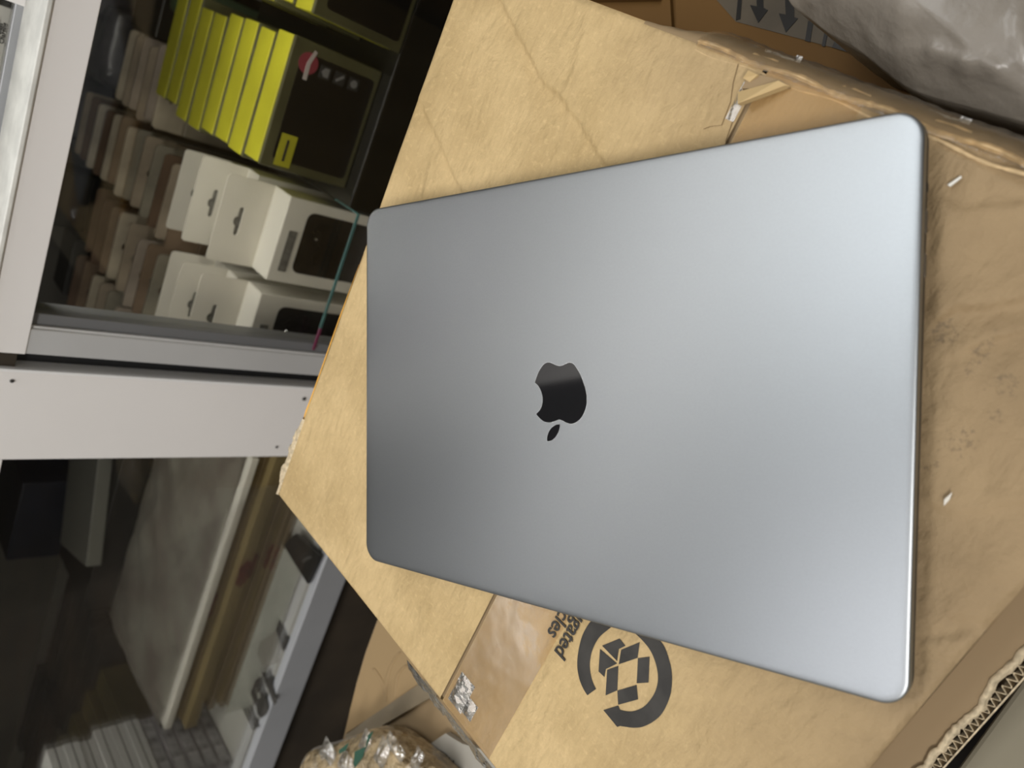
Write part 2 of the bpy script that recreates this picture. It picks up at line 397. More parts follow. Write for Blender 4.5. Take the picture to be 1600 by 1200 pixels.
def top_grid(name, ua, ub, va, vb, step=0.0016):
    nu = int((ub - ua) / step); nv = max(2, int((vb - va) / step))
    us = np.linspace(ua, ub, nu + 1); vv_ = np.linspace(va, vb, nv + 1)
    Ug, Vg = np.meshgrid(us, vv_, indexing='ij'); H = hgt(Ug, Vg)
    # slightly wavering outline
    Vj = Vg + np.where(np.isclose(Vg, V0) | np.isclose(Vg, V1), 0.0006 * nz1(Ug, Vg * 0), 0)
    Uj = Ug + np.where(np.isclose(Ug, U0) | np.isclose(Ug, U1), 0.0006 * nz1(Vg, Ug * 0), 0)
    P = [bx(a, b, h) for a, b, h in zip(Uj.ravel(), Vj.ravel(), H.ravel())]
    n2 = nv + 1
    F = [(i * n2 + j, (i + 1) * n2 + j, (i + 1) * n2 + j + 1, i * n2 + j + 1) for i in range(nu) for j in range(nv)]
    return carton_mesh(name, P, F, list(zip(Ug.ravel(), Vg.ravel())), M_card)
top_grid('top_flap', U0, U1, V0, 0.0052)
top_grid('top_flap', U0, U1, 0.0074, V1)
# dark gap under the seam
bm = bmesh.new(); prism(bm, [car_inv @ bx(U0 + .003, 0.001, -0.0016), car_inv @ bx(U1 - .003, 0.001, -0.0016), car_inv @ bx(U1 - .003, 0.011, -0.0016), car_inv @ bx(U0 + .003, 0.011, -0.0016)], Vector((0, 0, -0.003)))
link('inner_flap', bm, M_card3, car)
# side panels
def side(name, a, b, bulge=0.0, m=M_card, along=60):
    """a,b: (u,v) ends, outward bulge profile"""
    da = Vector((b[0] - a[0], b[1] - a[1])); nrm = Vector((da.y, -da.x)).normalized()
    prof = [(0, -0.0021), (0.0012 + bulge * 0.2, -0.0045), (0.001 + bulge * 0.75, -0.014), (0.001 + bulge, -0.028), (bulge * 0.9, -0.05), (0.0, -0.12), (0.0, None)]
    P = []; UVs = []; F = []
    for i in range(along + 1):
        t = i / along; u = a[0] + da.x * t; v = a[1] + da.y * t
        for k, (o, z) in enumerate(prof):
            wv = 0.0012 * math.sin(t * 31 + k) * (bulge > 0) * (0 < k < 6)
            q = bx(u + nrm.x * (o + wv), v + nrm.y * (o + wv), z if z is not None else -0.12)
            if z is None: q = Vector((q.x, q.y, 0.0))
            P.append(q); UVs.append((u + nrm.x * k * 0.01, v + nrm.y * k * 0.01))
    n2 = len(prof)
    for i in range(along):
        for k in range(n2 - 1): F.append((i * n2 + k, i * n2 + k + 1, (i + 1) * n2 + k + 1, (i + 1) * n2 + k))
    return carton_mesh(name, P, F, UVs, m)
side('side_panel', (U1, V1), (U1, V0), 0.0)
side('side_panel', (U1, V0), (U0, V0), 0.0)
side('side_panel', (U0, V0), (U0, V1), 0.0)
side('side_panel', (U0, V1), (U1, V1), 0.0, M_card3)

def ribbon(name, pts, m, parent_inv=car_inv, parent=car, smooth=False):
    """pts: rows of world points -> quad sheet"""
    n2 = len(pts[0]); P = [tuple(parent_inv @ p) for r in pts for p in r]
    F = [(i * n2 + k, (i + 1) * n2 + k, (i + 1) * n2 + k + 1, i * n2 + k + 1) for i in range(len(pts) - 1) for k in range(n2 - 1)]
    me = bpy.data.meshes.new(name); me.from_pydata(P, [], F); me.update()
    return link(name, me, m, parent, smooth)
rj = random.Random(11)
# slumped, taped outer wall seen beyond the far edge (right part of the picture)
rows = []
for i in range(141):
    v = -0.062 + 0.249 * i / 140; g = min(1, max(0, (v + 0.062) / 0.03)); jt = 0.0002 * math.sin(i * 0.37) + 0.0002 * math.sin(i * 1.1)
    rows.append([bx(U1 - 0.0015, v, -0.0006), bx(U1 + 0.001 * g + jt * .3, v, -0.001), bx(U1 + 0.0035 * g + jt, v, -0.004), bx(U1 + 0.0060 * g + jt, v, -0.010),
                 bx(U1 + 0.0085 * g + jt * .5, v, -0.020), bx(U1 + 0.009 * g + jt, v, -0.034), bx(U1 + 0.004 * g, v, -0.06), bx(U1 + 0.001, v, -0.09)])
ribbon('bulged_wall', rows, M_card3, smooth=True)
rows = []
for i in range(121):
    v = -0.03 + 0.217 * i / 120; jt = 0.0003 * math.sin(i * 0.29) + 0.0002 * math.sin(i * 1.3)
    e = 0.0010 + jt
    rows.append([bx(U1 - 0.0025, v, 0.0008), bx(U1 + 0.001, v, 0.0002), bx(U1 + 0.0035 + e, v, -0.003), bx(U1 + 0.0060 + e, v, -0.009),
                 bx(U1 + 0.0085 + e, v, -0.019), bx(U1 + 0.009 + e, v, -0.030 - 0.004 * rj.random())])
ribbon('side_tape', rows, M_cleartape, smooth=True)
# fold edge roll: pale worn crease
for off, amp in ((0.0, 1.0), (-0.0035, 0.6), (0.0028, 0.7)):
    rows = []
    for i in range(110):
        v = -0.03 + 0.215 * i / 109; c = U1 - 0.0005 + off + 0.0007 * math.sin(i * 0.31 + off * 900)
        r = 0.0008 * amp * (0.7 + 0.5 * rj.random())
        zz = -0.0002 - max(0, off) * 1.2
        rows.append([bx(c - r * 1.4, v, zz - 0.0006), bx(c, v, zz + r * 0.9), bx(c + r * 1.4, v, zz - 0.0006)])
    ribbon('worn_fold', rows, mat('worn board edge', (0.58, 0.42, 0.23), 0.8, var=0.2, scale=200), smooth=True)
# brown tape over the seam
for (ua, ub, drop) in ((U0 + 0.0005, -0.085, True), (0.118, U1 - 0.001, False)):
    rows = []
    n = int((ub - ua) / 0.002)
    for i in range(n + 1):
        u = ua + (ub - ua) * i / n
        vs_ = np.linspace(0.0078, 0.0505, 22)
        rows.append([bx(u, float(v), float(hgt(u, v)) + 0.0005 + 0.00006 * float(nz1(u * 3, v * 3))) for v in vs_])
    ribbon('packing_tape', rows, M_tape, smooth=True)
# crumpled shiny lump where the tape folds over the near-left edge
def crumple(name, cu, cv, ru, rv, hh, m, seed, z0=0.0006, n=22, parent=car, pinv=car_inv, fn=bx):
    f = sines(16, 250, 1600, seed); rows = []
    for i in range(n + 1):
        r_ = []
        for j in range(n + 1):
            a = -1 + 2 * i / n; b = -1 + 2 * j / n; rr = math.hypot(a, b)
            u = cu + a * ru; v = cv + b * rv; fall = max(0, 1 - rr ** 2)
            r_.append(fn(u, v, z0 + hh * fall * (0.55 + 0.45 * float(f(u, v)))))
        rows.append(r_)
    return ribbon(name, rows, m, pinv, parent)
M_shine = glassy('crinkled tape with painted sheen', (0.95, 0.92, 0.86), 0.25, 0.12, (0.97, 0.95, 0.92), 0.40, bump=0.9, bscale=260)  # whitish film puts blown highlights into the tape's colour
cu, cv = px_uv(722, 1082); crumple('tape_crinkle_glint', cu, cv, 0.011, 0.006, 0.0035, M_shine, 4)
cu, cv = px_uv(735, 1108); crumple('tape_crinkle_glint', cu, cv, 0.006, 0.004, 0.0025, M_shine, 14)
cu, cv = px_uv(1155, 160); crumple('tape_crinkle_glint', cu, cv, 0.008, 0.0022, 0.002, M_shine, 6)
M_hang = glassy('torn clear tape', (0.9, 0.87, 0.83), 0.16, 0.12, (0.80, 0.74, 0.66), 0.45, bump=0.9, bscale=200)
for gx, gy, ra_, rb_ in ((1545, 222, .0016, .016), (1506, 200, .003, .002), (1222, 97, .0022, .008), (1246, 108, .0045, .0014), (1580, 236, .0016, .010), (1480, 190, .0015, .007)):
    cu, cv = px_uv(gx, gy, -0.014); crumple('tape_crinkle_glint', min(cu, U1 + 0.0085), cv, ra_, rb_, 0.0018, M_shine, gx, z0=-0.0105, n=12)  # pale streaks added as painted glints on the taped wall
# scraps of clear tape hanging off the near-left edge
rows = []
for i in range(60):
    v = -0.028 + 0.085 * i / 59; L_ = 0.006 + 0.009 * abs(math.sin(i * 0.23)) + 0.003 * rj.random()
    rows.append([bx(U0 + 0.001, v, 0.0006), bx(U0 - 0.0008, v, -0.0008), bx(U0 - 0.0045 - 0.0008 * rj.random(), v, -0.003), bx(U0 - 0.0065 - L_ * 0.45 - 0.001 * rj.random(), v, -0.005 - 0.2 * L_)])
ribbon('hanging_tape', rows, M_hang)
# bright orange edge strip along the left side, low
rows = []
for i in range(70):
    u = -0.150 + 0.125 * i / 69; w_ = 0.0022 * min(1, i / 6, (69 - i) / 25 + 0.15) + 0.0014 * math.exp(-((u + 0.145) / 0.012) ** 2)
    rows.append([bx(u, V0 + 0.0006, -0.0012), bx(u, V0 - w_ * .6, -0.0018), bx(u, V0 - w_, -0.0030), bx(u, V0 - w_ * .8, -0.008)])
tag(ribbon('edge_strip', rows, mat('orange board edge', (0.80, 0.42, 0.07), 0.6, var=0.15, scale=60)), 'bright orange strip along the left edge')
# torn fibrous corner
tf = sines(10, 200, 1400, 21); rows = []
for i in range(120):
    u = -0.2100 + 0.066 * i / 119; t = i / 119
    wv = (0.0020 + 0.0068 * math.sin(math.pi * min(1, t * 1.02)) ** 0.7) * (0.75 + 0.35 * float(tf(u, 0.0))) + 0.0012 * rj.random()
    rows.append([bx(u, V0 + 0.0038 - 0.0012 * rj.random(), 0.0001), bx(u, V0 + 0.0012, 0.0006 + 0.0005 * rj.random())] +
                [bx(u, V0 - wv * k / 5, -0.0008 * k * .7 + 0.0016 * float(tf(u * 2 + k, k * .01)) * .6 - 0.0006) for k in range(1, 6)])
ribbon('torn_edge', rows, M_fibre)
# raised torn scrap near the seam's far end
scr = [px_uv(*p) for p in ((1160, 148), (1222, 130), (1236, 136), (1232, 138), (1166, 170))]
hs = [0.0045, 0.0040, 0.0015, 0.0035, 0.0085]
bm = bmesh.new(); prism(bm, [car_inv @ bx(u, v, h) for (u, v), h in zip(scr, hs)], Vector((0, 0, -0.0030)))
link('torn_scrap', bm, M_card, car)
scr = [px_uv(*p) for p in ((1172, 126), (1180, 118), (1225, 128), (1236, 138), (1215, 141), (1165, 143))]
hs = [0.003, 0.0045, 0.0018, 0.001, 0.0035, 0.0045]
bm = bmesh.new(); prism(bm, [car_inv @ bx(u, v, h) for (u, v), h in zip(scr, hs)], Vector((0, 0, -0.0025)))
link('torn_scrap', bm, M_card3, car)
scr = [px_uv(*p) for p in ((1170, 128), (1181, 118), (1192, 122), (1178, 133))]
bm = bmesh.new(); prism(bm, [car_inv @ bx(u, v, h) for (u, v), h in zip(scr, (0.006, 0.0075, 0.005, 0.0045))], Vector((0, 0, -0.002)))
link('torn_scrap', bm, M_card, car)
# ply shadow line beside the seam (the cut liner)
for pl in ([(1154, 100), (1146, 130), (1142, 160), (1128, 196)], [(1128, 196), (1110, 198), (1100, 202)], [(1150, 160), (1145, 190), (1134, 222)]):
    rows = []
    for p in pl:
        u, v = px_uv(*p); z = float(hgt(u, v)) + 0.0003
        rows.append([bx(u, v - 0.0002, z), bx(u, v + 0.0002, z)])
    ribbon('cut_shadow_line', rows, mat('cut shadow line', (0.20, 0.13, 0.06), 0.9))
# white scratch marks
for pts in ([(1482, 290), (1503, 276), (1504, 279), (1486, 293)],):
    P = [car_inv @ bx(*px_uv(*p), 0.0012) for p in pts]; decal('white_scrape', P, mat('white scrape', (0.8, 0.78, 0.72), 0.7), car)
P = [car_inv @ bx(*px_uv(*p), z) for p, z in zip([(1476, 790), (1478, 779), (1490, 768), (1485, 780)], (.0008, .0025, .002, .001))]
decal('lifted_chip', P, mat('white chip', (0.85, 0.82, 0.75), 0.6), car)
# torn flap with open flutes below the near-right edge
def fz(v): return -0.044 - 0.02 * (v - 0.187)
rows = []; rows2 = []
NF = 150
for i in range(NF + 1):
    u = U0 + 0.02 + (0.07 - (U0 + 0.02)) * i / NF
    tear = 0.2025 + 0.0014 * float(tf(u, 0.3)) + 0.0008 * rj.random()
    rows.append([bx(u, v, fz(v) + 0.0006 * float(nz1(u * 2, v * 2))) for v in np.linspace(0.1875, tear - 0.0015, 7)] + [bx(u, tear, fz(tear) + 0.0012)])
    rows2.append([bx(u, tear - 0.0018, fz(tear) + 0.0008), bx(u, tear - 0.0004, fz(tear) + 0.0022 + 0.0008 * rj.random()), bx(u, tear + 0.0006, fz(tear) + 0.0008), bx(u, tear + 0.0012 + 0.0006 * rj.random(), fz(tear) - 0.001)])
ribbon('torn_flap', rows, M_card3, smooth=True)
ribbon('torn_liner', rows2, M_fibre, smooth=True)
rows = []
for i in range(0, 401):
    u = U0 + 0.02 + (0.07 - (U0 + 0.02)) * i / 400; vv2 = 0.2055 + 0.0019 * (2 / math.pi) * math.asin(math.sin(2 * math.pi * u / 0.0036))
    rows.append([bx(u, vv2, fz(.205) - 0.0003), bx(u, vv2 + .0006, fz(.205) - 0.0003), bx(u, vv2 + 0.0005, fz(.205) - 0.006)])
ribbon('corrugated_flute', rows, M_fibre)
rows = [[bx(U0 + 0.02, 0.2076, fz(.2) + .0004), bx(U0 + 0.02, 0.2082, fz(.2) + .0004), bx(U0 + 0.02, 0.2082, fz(.2) - .006)], [bx(0.07, 0.2076, fz(.2) + .0004), bx(0.07, 0.2082, fz(.2) + .0004), bx(0.07, 0.2082, fz(.2) - .006)]]
ribbon('outer_liner', rows, M_fibre)
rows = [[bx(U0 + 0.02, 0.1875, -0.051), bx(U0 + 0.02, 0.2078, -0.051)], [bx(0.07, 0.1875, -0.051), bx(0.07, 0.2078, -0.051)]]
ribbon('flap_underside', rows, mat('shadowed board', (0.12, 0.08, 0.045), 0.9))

# printed recycling mark
def ink_poly(name, pts_px):
    uv = [px_uv(*p) for p in pts_px]; bm = bmesh.new()
    vs_ = [bm.verts.new(car_inv @ bx(u, v, 0.0006)) for u, v in uv]
    f = bm.faces.new(vs_); bmesh.ops.triangulate(bm, faces=[f])
    bmesh.ops.subdivide_edges(bm, edges=bm.edges, cuts=3, use_grid_fill=True)
    for v in bm.verts:
        q = MLi @ (car_inv.inverted() @ v.co); u_, v_ = q.dot(UU), q.dot(VV)
        v.co = car_inv @ bx(u_, v_, float(hgt(u_, v_)) + 0.00025)
    return link(name, bm, M_ink, car)
def cz(a, b): return (850 + a / 4, 900 + b / 4)
mark = [ink_poly('printed_mark', [cz(*p) for p in q]) for q in (
    [(365, 435), (475, 390), (512, 435), (470, 455), (460, 530)],
    [(352, 455), (460, 545), (390, 580), (380, 630), (343, 595)],
    [(485, 460), (602, 412), (588, 510), (470, 550)],
    [(590, 512), (663, 503), (656, 664), (583, 668)],
    [(397, 585), (468, 560), (462, 712), (387, 745)],
    [(462, 714), (583, 678), (592, 768), (466, 803)])]
def arc_px(c_out, c_in):
    """outer and inner polylines -> strip of quads on the board"""
    rows = []
    for (o, i_) in zip(c_out, c_in):
        r_ = []
        for t in (0, .34, .67, 1):
            p = (o[0] + (i_[0] - o[0]) * t, o[1] + (i_[1] - o[1]) * t); u, v = px_uv(*cz(*p)); r_.append(bx(u, v, float(hgt(u, v)) + 0.00025))
        rows.append(r_)
    return ribbon('printed_mark', rows, M_ink)
def cr(pts, n=6):
    out = []
    for i in range(len(pts) - 1):
        p0 = pts[max(0, i - 1)]; p1 = pts[i]; p2 = pts[i + 1]; p3 = pts[min(len(pts) - 1, i + 2)]
        for k in range(n):
            t = k / n
            out.append(tuple(0.5 * ((2 * p1[d]) + (-p0[d] + p2[d]) * t + (2 * p0[d] - 5 * p1[d] + 4 * p2[d] - p3[d]) * t * t + (-p0[d] + 3 * p1[d] - 3 * p2[d] + p3[d]) * t ** 3) for d in range(len(p1))))
    out.append(tuple(pts[-1])); return out
arc_px(cr([(330, 255), (285, 293), (240, 375), (217, 470), (210, 560), (222, 640), (245, 700), (272, 745)]),
       cr([(470, 285), (410, 328), (345, 385), (305, 460), (289, 540), (293, 610), (308, 665), (327, 705)]))
arc_px(cr([(560, 250), (640, 320), (745, 425), (790, 540), (803, 640), (790, 750), (745, 850), (690, 905), (620, 940), (560, 947), (500, 940), (470, 935)]),
       cr([(480, 270), (540, 330), (603, 385), (665, 460), (702, 550), (714, 640), (700, 715), (665, 775), (620, 820), (560, 843), (510, 842), (468, 832)]))
ink_poly('printed_mark', [cz(*p) for p in ((372, 838), (466, 808), (478, 835), (480, 935), (458, 943))])
# printed words (bottom flap print, running towards the near-left edge)
def text_obj(name, body, size, Mx, m, parent, extrude=0.0001, align='LEFT', bold=0.0, inv=None, fit_carton=False):
    cu_ = bpy.data.curves.new(name, 'FONT'); cu_.body = body; cu_.size = size; cu_.extrude = extrude; cu_.align_x = align; cu_.offset = bold
    cu_.resolution_u = 4
    t = bpy.data.objects.new(name, cu_); COL.objects.link(t)
    bpy.context.view_layer.update()
    me = bpy.data.meshes.new_from_object(t.evaluated_get(bpy.context.evaluated_depsgraph_get()))
    bpy.data.objects.remove(t); me.transform((inv if inv is not None else Matrix()) @ Mx)
    me.materials.clear(); me.materials.append(m)
    o = bpy.data.objects.new(name, me); COL.objects.link(o); o.parent = parent
    return o
def carton_text(body, end_px, base_px, size):
    ue, ve = px_uv(*end_px)
    # text runs along -u, its top faces +v
    X = (ML.to_3x3() @ (-UU)).normalized(); Y = (ML.to_3x3() @ VV).normalized(); Z = X.cross(Y)
    o = bx(ue, ve, 0.0009)
    Mx = Matrix(((X.x, Y.x, Z.x, o.x), (X.y, Y.y, Z.y, o.y), (X.z, Y.z, Z.z, o.z), (0, 0, 0, 1)))
    return text_obj('printed_text', body, size, Mx, M_ink, car, align='RIGHT', bold=0.00012, inv=car_inv)
carton_text('corrugated', (867, 1017), None, 0.0112)
carton_text('recycles', (856, 987), None, 0.0112)

# ------------------------------------------------------------------ laptop
lap = empty('laptop', mw=ML @ Matrix.Translation((0, 0, ZB)))
tag(lap, 'closed grey aluminium laptop with a black mirrored fruit emblem, lying on the carton', 'laptop')
M_lid = mat('anodised grey aluminium', (0.350, 0.368, 0.385), 0.375, 1.0, var=0.012, scale=900, bump=0.10, bscale=4500, bump_dist=0.0002)
M_base = mat('anodised dark base', (0.10, 0.10, 0.105), 0.45, 1.0)
W2, H2 = 0.15205, 0.1062
def ring(x, y, r, z, n=10):
    out = []
    for cx, cy, a0 in ((x - r, y - r, 0), (-x + r, y - r, 90), (-x + r, -y + r, 180), (x - r, -y + r, 270)):
        for i in range(n + 1):
            a = math.radians(a0 + 90 * i / n); out.append((cx + r * math.cos(a), cy + r * math.sin(a), z))
    return out
def loft(rings, cap0=True, cap1=True):
    bm = bmesh.new(); V = [[bm.verts.new(p) for p in r] for r in rings]; n = len(rings[0])
    for a, b in zip(V[:-1], V[1:]):
        for i in range(n): bm.faces.new((a[i], a[(i + 1) % n], b[(i + 1) % n], b[i]))
    if cap0: bm.faces.new(V[0][::-1])
    if cap1: bm.faces.new(V[-1])
    return bm
T = -ZB
# lid: nearly flat crown rolling over at the rim
prof = [(0.0, 0.0102, 0.0112), (0.0, 0.0102, T - 0.0016), (0.00008, 0.0101, T - 0.0010), (0.0003, 0.0100, T - 0.00062), (0.0007, 0.0097, T - 0.00038), (0.0014, 0.0093, T - 0.00023), (0.0030, 0.0086, T - 0.00013), (0.0065, 0.0075, T - 0.00005), (0.014, 0.0060, T - 0.00001), (0.030, 0.0040, T)]
link('lid', loft([ring(W2 - d, H2 - d, r, z) for d, r, z in prof]), M_lid, lap, smooth=True)
prof = [(0.012, 0.008, 0.0012), (0.005, 0.009, 0.0022), (0.0018, 0.0098, 0.0045), (0.0003, 0.0102, 0.0072), (0.0, 0.0102, 0.0095), (0.0002, 0.0102, 0.01065)]
link('base', loft([ring(W2 - d, H2 - d, r, z) for d, r, z in prof]), M_base, lap, smooth=True)
link('gap_gasket', loft([ring(W2 - 0.0012, H2 - 0.0012, 0.009, 0.0105), ring(W2 - 0.0012, H2 - 0.0012, 0.009, 0.0114)]), M_rubber, lap)
for sx in (-1, 1):
    for sy in (-1, 1):
        bm = bmesh.new(); bmesh.ops.create_cone(bm, cap_ends=True, segments=20, radius1=0.005, radius2=0.006, depth=0.0013)
        bmesh.ops.translate(bm, verts=bm.verts, vec=(sx * 0.125, sy * 0.08, 0.00065)); link('rubber_foot', bm, M_rubber, lap)
for (yy, wd, nm) in ((H2 - 0.0265, 0.0036, 'audio_jack'), (H2 - 0.0385, 0.0090, 'charging_port'), (H2 - 0.0540, 0.0090, 'charging_port')):
    y0, y1 = yy - wd / 2, yy + wd / 2
    o = None
    bm = bmesh.new()
    pts = [Vector((W2 - 0.0006, p[0], p[1])) for p in rrect(y0, y1, 0.0074, 0.0098 if nm != 'audio_jack' else 0.0101, 0.0011)]
    prism(bm, pts, Vector((0.00064, 0, 0))); o = link(nm, bm, mat('port rim', (0.75, 0.76, 0.78), 0.25, 1.0) if nm != 'audio_jack' else M_rubber, lap)
    if nm != 'audio_jack':
        pts = [Vector((W2 - 0.0004, p[0], p[1])) for p in rrect(y0 + 0.0005, y1 - 0.0005, 0.0077, 0.0090, 0.0006)]
        bm = bmesh.new(); prism(bm, pts, Vector((0.00049, 0, 0))); link('socket', bm, M_rubber, o)
# emblem, sampled smoothly
def ez(a, b): q = px_l(780 + a / 6.667, 540 + b / 6.667, 0.0); return (q.x, q.y)
body = cr([(372, 385), (385, 345), (405, 290), (435, 235), (470, 192), (512, 175), (552, 185), (590, 203), (628, 212), (665, 205), (700, 187), (738, 177), (775, 192), (805, 230), (835, 280), (862, 340), (888, 410), (905, 475), (914, 540), (912, 610), (898, 670), (872, 725), (835, 775), (795, 803), (750, 815), (705, 805), (665, 784), (628, 770), (590, 782), (550, 797), (510, 799), (465, 787), (425, 757), (387, 712)], 5) + \
       cr([(387, 712), (420, 680), (443, 635), (453, 585), (452, 530), (437, 475), (410, 422), (372, 385)], 5)[1:-1]
leaf = cr([(632, 820), (598, 823), (560, 845), (525, 885), (505, 935), (500, 995)], 5) + cr([(500, 995), (540, 990), (583, 957), (615, 905), (630, 862), (632, 820)], 5)[1:-1]
M_mirror = mat('black mirror inlay', (0.012, 0.012, 0.013), 0.06, 0.0, spec=0.6)
M_rim = mat('polished rim', (0.85, 0.86, 0.88), 0.2, 1.0)
emb_o = None
for nm, pts in (('emblem', body), ('emblem_leaf', leaf)):
    P = [Vector((*ez(*p), T + 0.00002)) for p in pts]
    c = sum(P, Vector()) / len(P)
    bm = bmesh.new(); prism(bm, P, Vector((0, 0, 0.00009))); o = link(nm, bm, M_mirror, lap)
    n = len(P); rimv = []
    bm = bmesh.new(); A = []; B = []
    for i in range(n):
        t = (P[(i + 1) % n] - P[i - 1]).normalized(); nn = Vector((t.y, -t.x, 0))
        area_s = sum(P[k].x * P[(k + 1) % n].y - P[(k + 1) % n].x * P[k].y for k in range(n))
        if area_s < 0: nn = -nn
        A.append(bm.verts.new(P[i] + Vector((0, 0, 0.00006)))); B.append(bm.verts.new(P[i] + nn * 0.00013 + Vector((0, 0, 0.00006))))
    for i in range(n): bm.faces.new((A[i], A[(i + 1) % n], B[(i + 1) % n], B[i]))
    link('rim', bm, M_rim, o)

# ------------------------------------------------------------------ white packs with hanging tabs
def euro(cx, cz_, w_=0.030, h_=0.0048, b_=0.0048):
    pts = []
    for a in range(-90, 91, 30): pts.append((cx + w_ / 2 - h_ / 2 + h_ / 2 * math.cos(math.radians(a)), cz_ + h_ / 2 * math.sin(math.radians(a))))
    for a in range(0, 181, 30): pts.append((cx + b_ * math.cos(math.radians(a)), cz_ + h_ / 2 + b_ * 0.7 * math.sin(math.radians(a))))
    for a in range(90, 271, 30): pts.append((cx - w_ / 2 + h_ / 2 + h_ / 2 * math.cos(math.radians(a)), cz_ + h_ / 2 * math.sin(math.radians(a))))
    return pts
def white_pack(x0, x1, y, zt, depth, tab, label, z0=0.2002, window=True, slot=True):
    wd = x1 - x0; root = empty('hanging_pack', ((x0 + x1) / 2, y, z0)); h = zt - z0
    tag(root, label, 'box', 'white accessory boxes with hanging tabs')
    boxo('body', -wd / 2, wd / 2, 0, depth, 0, h, M_wpack, root, 0.001)
    if window:
        wx0, wx1 = -wd / 2 + 0.013, wd / 2 - 0.011
        P = [Vector((p[0], -0.0001, p[1])) for p in rrect(wx0, wx1, 0.012, h - 0.024, 0.008)]
        wn = decal('window', P, M_window, root, Vector((0, -0.0004, 0)))
        P = [Vector((p[0], -0.0001, p[1])) for p in rrect(-wd / 2 + 0.012, wd / 2 - 0.034, h - 0.0185, h - 0.009, 0.001)]
        decal('printed_label', P, M_greylab, root, Vector((0, -0.0004, 0)))
        bm = bmesh.new(); bmesh.ops.create_uvsphere(bm, u_segments=10, v_segments=6, radius=0.0016); bmesh.ops.translate(bm, verts=bm.verts, vec=(0.008, -0.0009, h - 0.040))
        link('chrome_dot', bm, mat('chrome', (0.9, 0.9, 0.9), 0.1, 1.0), wn)
    outer = [(-wd / 2, h - 0.002), (wd / 2, h - 0.002)] + rrect(-wd / 2, wd / 2, h, h + tab, 0.004)[0:10]
    bm = plate_hole(outer, euro(0.0, h + tab * 0.55), 0.0012)
    bmesh.ops.translate(bm, verts=bm.verts, vec=(0, depth - 0.0013, 0))
    tb = link('hanging_tab', bm, M_wpack_s, root)
    boxo('slot_shade', -0.020, 0.020, depth, depth + 0.0010, h + tab * 0.55 - 0.006, h + tab * 0.55 + 0.009, M_greylab, root)  # dark plate paints the shaded gap seen through the slot
    return root
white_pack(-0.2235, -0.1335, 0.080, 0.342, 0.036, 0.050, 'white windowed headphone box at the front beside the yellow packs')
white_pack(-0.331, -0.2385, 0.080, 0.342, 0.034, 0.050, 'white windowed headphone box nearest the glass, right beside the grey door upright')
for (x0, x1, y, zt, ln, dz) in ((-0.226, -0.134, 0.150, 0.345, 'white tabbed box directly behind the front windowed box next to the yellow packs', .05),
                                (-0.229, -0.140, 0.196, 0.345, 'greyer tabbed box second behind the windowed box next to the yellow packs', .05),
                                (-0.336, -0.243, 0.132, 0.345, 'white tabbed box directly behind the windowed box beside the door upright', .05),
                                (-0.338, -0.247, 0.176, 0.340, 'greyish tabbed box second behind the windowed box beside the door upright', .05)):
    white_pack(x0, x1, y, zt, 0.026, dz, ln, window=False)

# ------------------------------------------------------------------ rows of dull hanging packs further back
cols = [((0.20, 0.175, 0.14), 'beige'), ((0.075, 0.05, 0.035), 'dark brown'), ((0.15, 0.145, 0.12), 'grey green'), ((0.27, 0.25, 0.205), 'cream'), ((0.12, 0.09, 0.065), 'brown'), ((0.19, 0.17, 0.15), 'dusty grey')]
protos = []
for k, (c, nm) in enumerate(cols):
    root = empty('slim_pack', (0, 0, 0)); tag(root, nm, 'box')
    c = tuple(min(1, q * k_) for q, k_ in zip(c, (1.45, 1.36, 1.25))); m = mat(nm + ' pack', c, 0.45, var=0.25, scale=25)
    boxo('body', -0.046, 0.046, 0.0, 0.0135, 0, 0.140, m, root, 0.002)
    bm = plate_hole([(-0.046, 0.136), (0.046, 0.136)] + rrect(-0.046, 0.046, 0.136, 0.176, 0.005)[0:10], euro(0, 0.160, 0.026), 0.003)
    bmesh.ops.translate(bm, verts=bm.verts, vec=(0, 0.0085, 0))
    link('hanging_tab', bm, mat(nm + ' tab', tuple(min(1, x * 1.25) for x in c), 0.5, var=0.2, scale=30), root)
    protos.append((root, nm)); 
used = set()
ordn = ['frontmost', 'second', 'third', 'fourth', 'fifth', 'sixth', 'seventh', 'eighth', 'ninth', 'tenth', 'eleventh', 'twelfth', 'thirteenth']
def place_pack(k, x, y, rz, label, group, dz=0):
    root, nm = protos[k]
    if k not in used:
        used.add(k); root.location = (x, y, 0.2002 + dz); root.rotation_euler = (0, 0, rz); root['label'] = label; root['group'] = group; return root
    return dup(root, (x, y, 0.2002 + dz), rz, label, group)
rp = random.Random(5)
rowsdef = [
    (-0.108, 0.375, [3, 5, 0, 5, 0, 3], 0.030, 'row behind the yellow packs'),
    (-0.215, 0.248, [4, 0, 1, 2, 0, 2, 3, 4, 3, 1, 3, 1, 0], 0.033, 'middle row behind the white tabbed boxes'),
    (-0.322, 0.222, [2, 2, 4, 5, 0, 3, 4, 1, 1], 0.036, 'row nearer the grey door upright'),
    (-0.422, 0.345, [5, 2, 0, 3, 4, 1], 0.036, 'row behind the white post'),
]
for x, y0, seq, pitch, rn in rowsdef:
    for i, k in enumerate(seq):
        place_pack(k, x + rp.uniform(-0.004, 0.004), y0 + i * pitch + rp.uniform(-.003, .003), rp.uniform(-.05, .05),
                   '%s slim pack, %s in the %s' % (protos[k][1], ordn[i] if i else 'first', rn), 'slim hanging packs in the ' + rn)

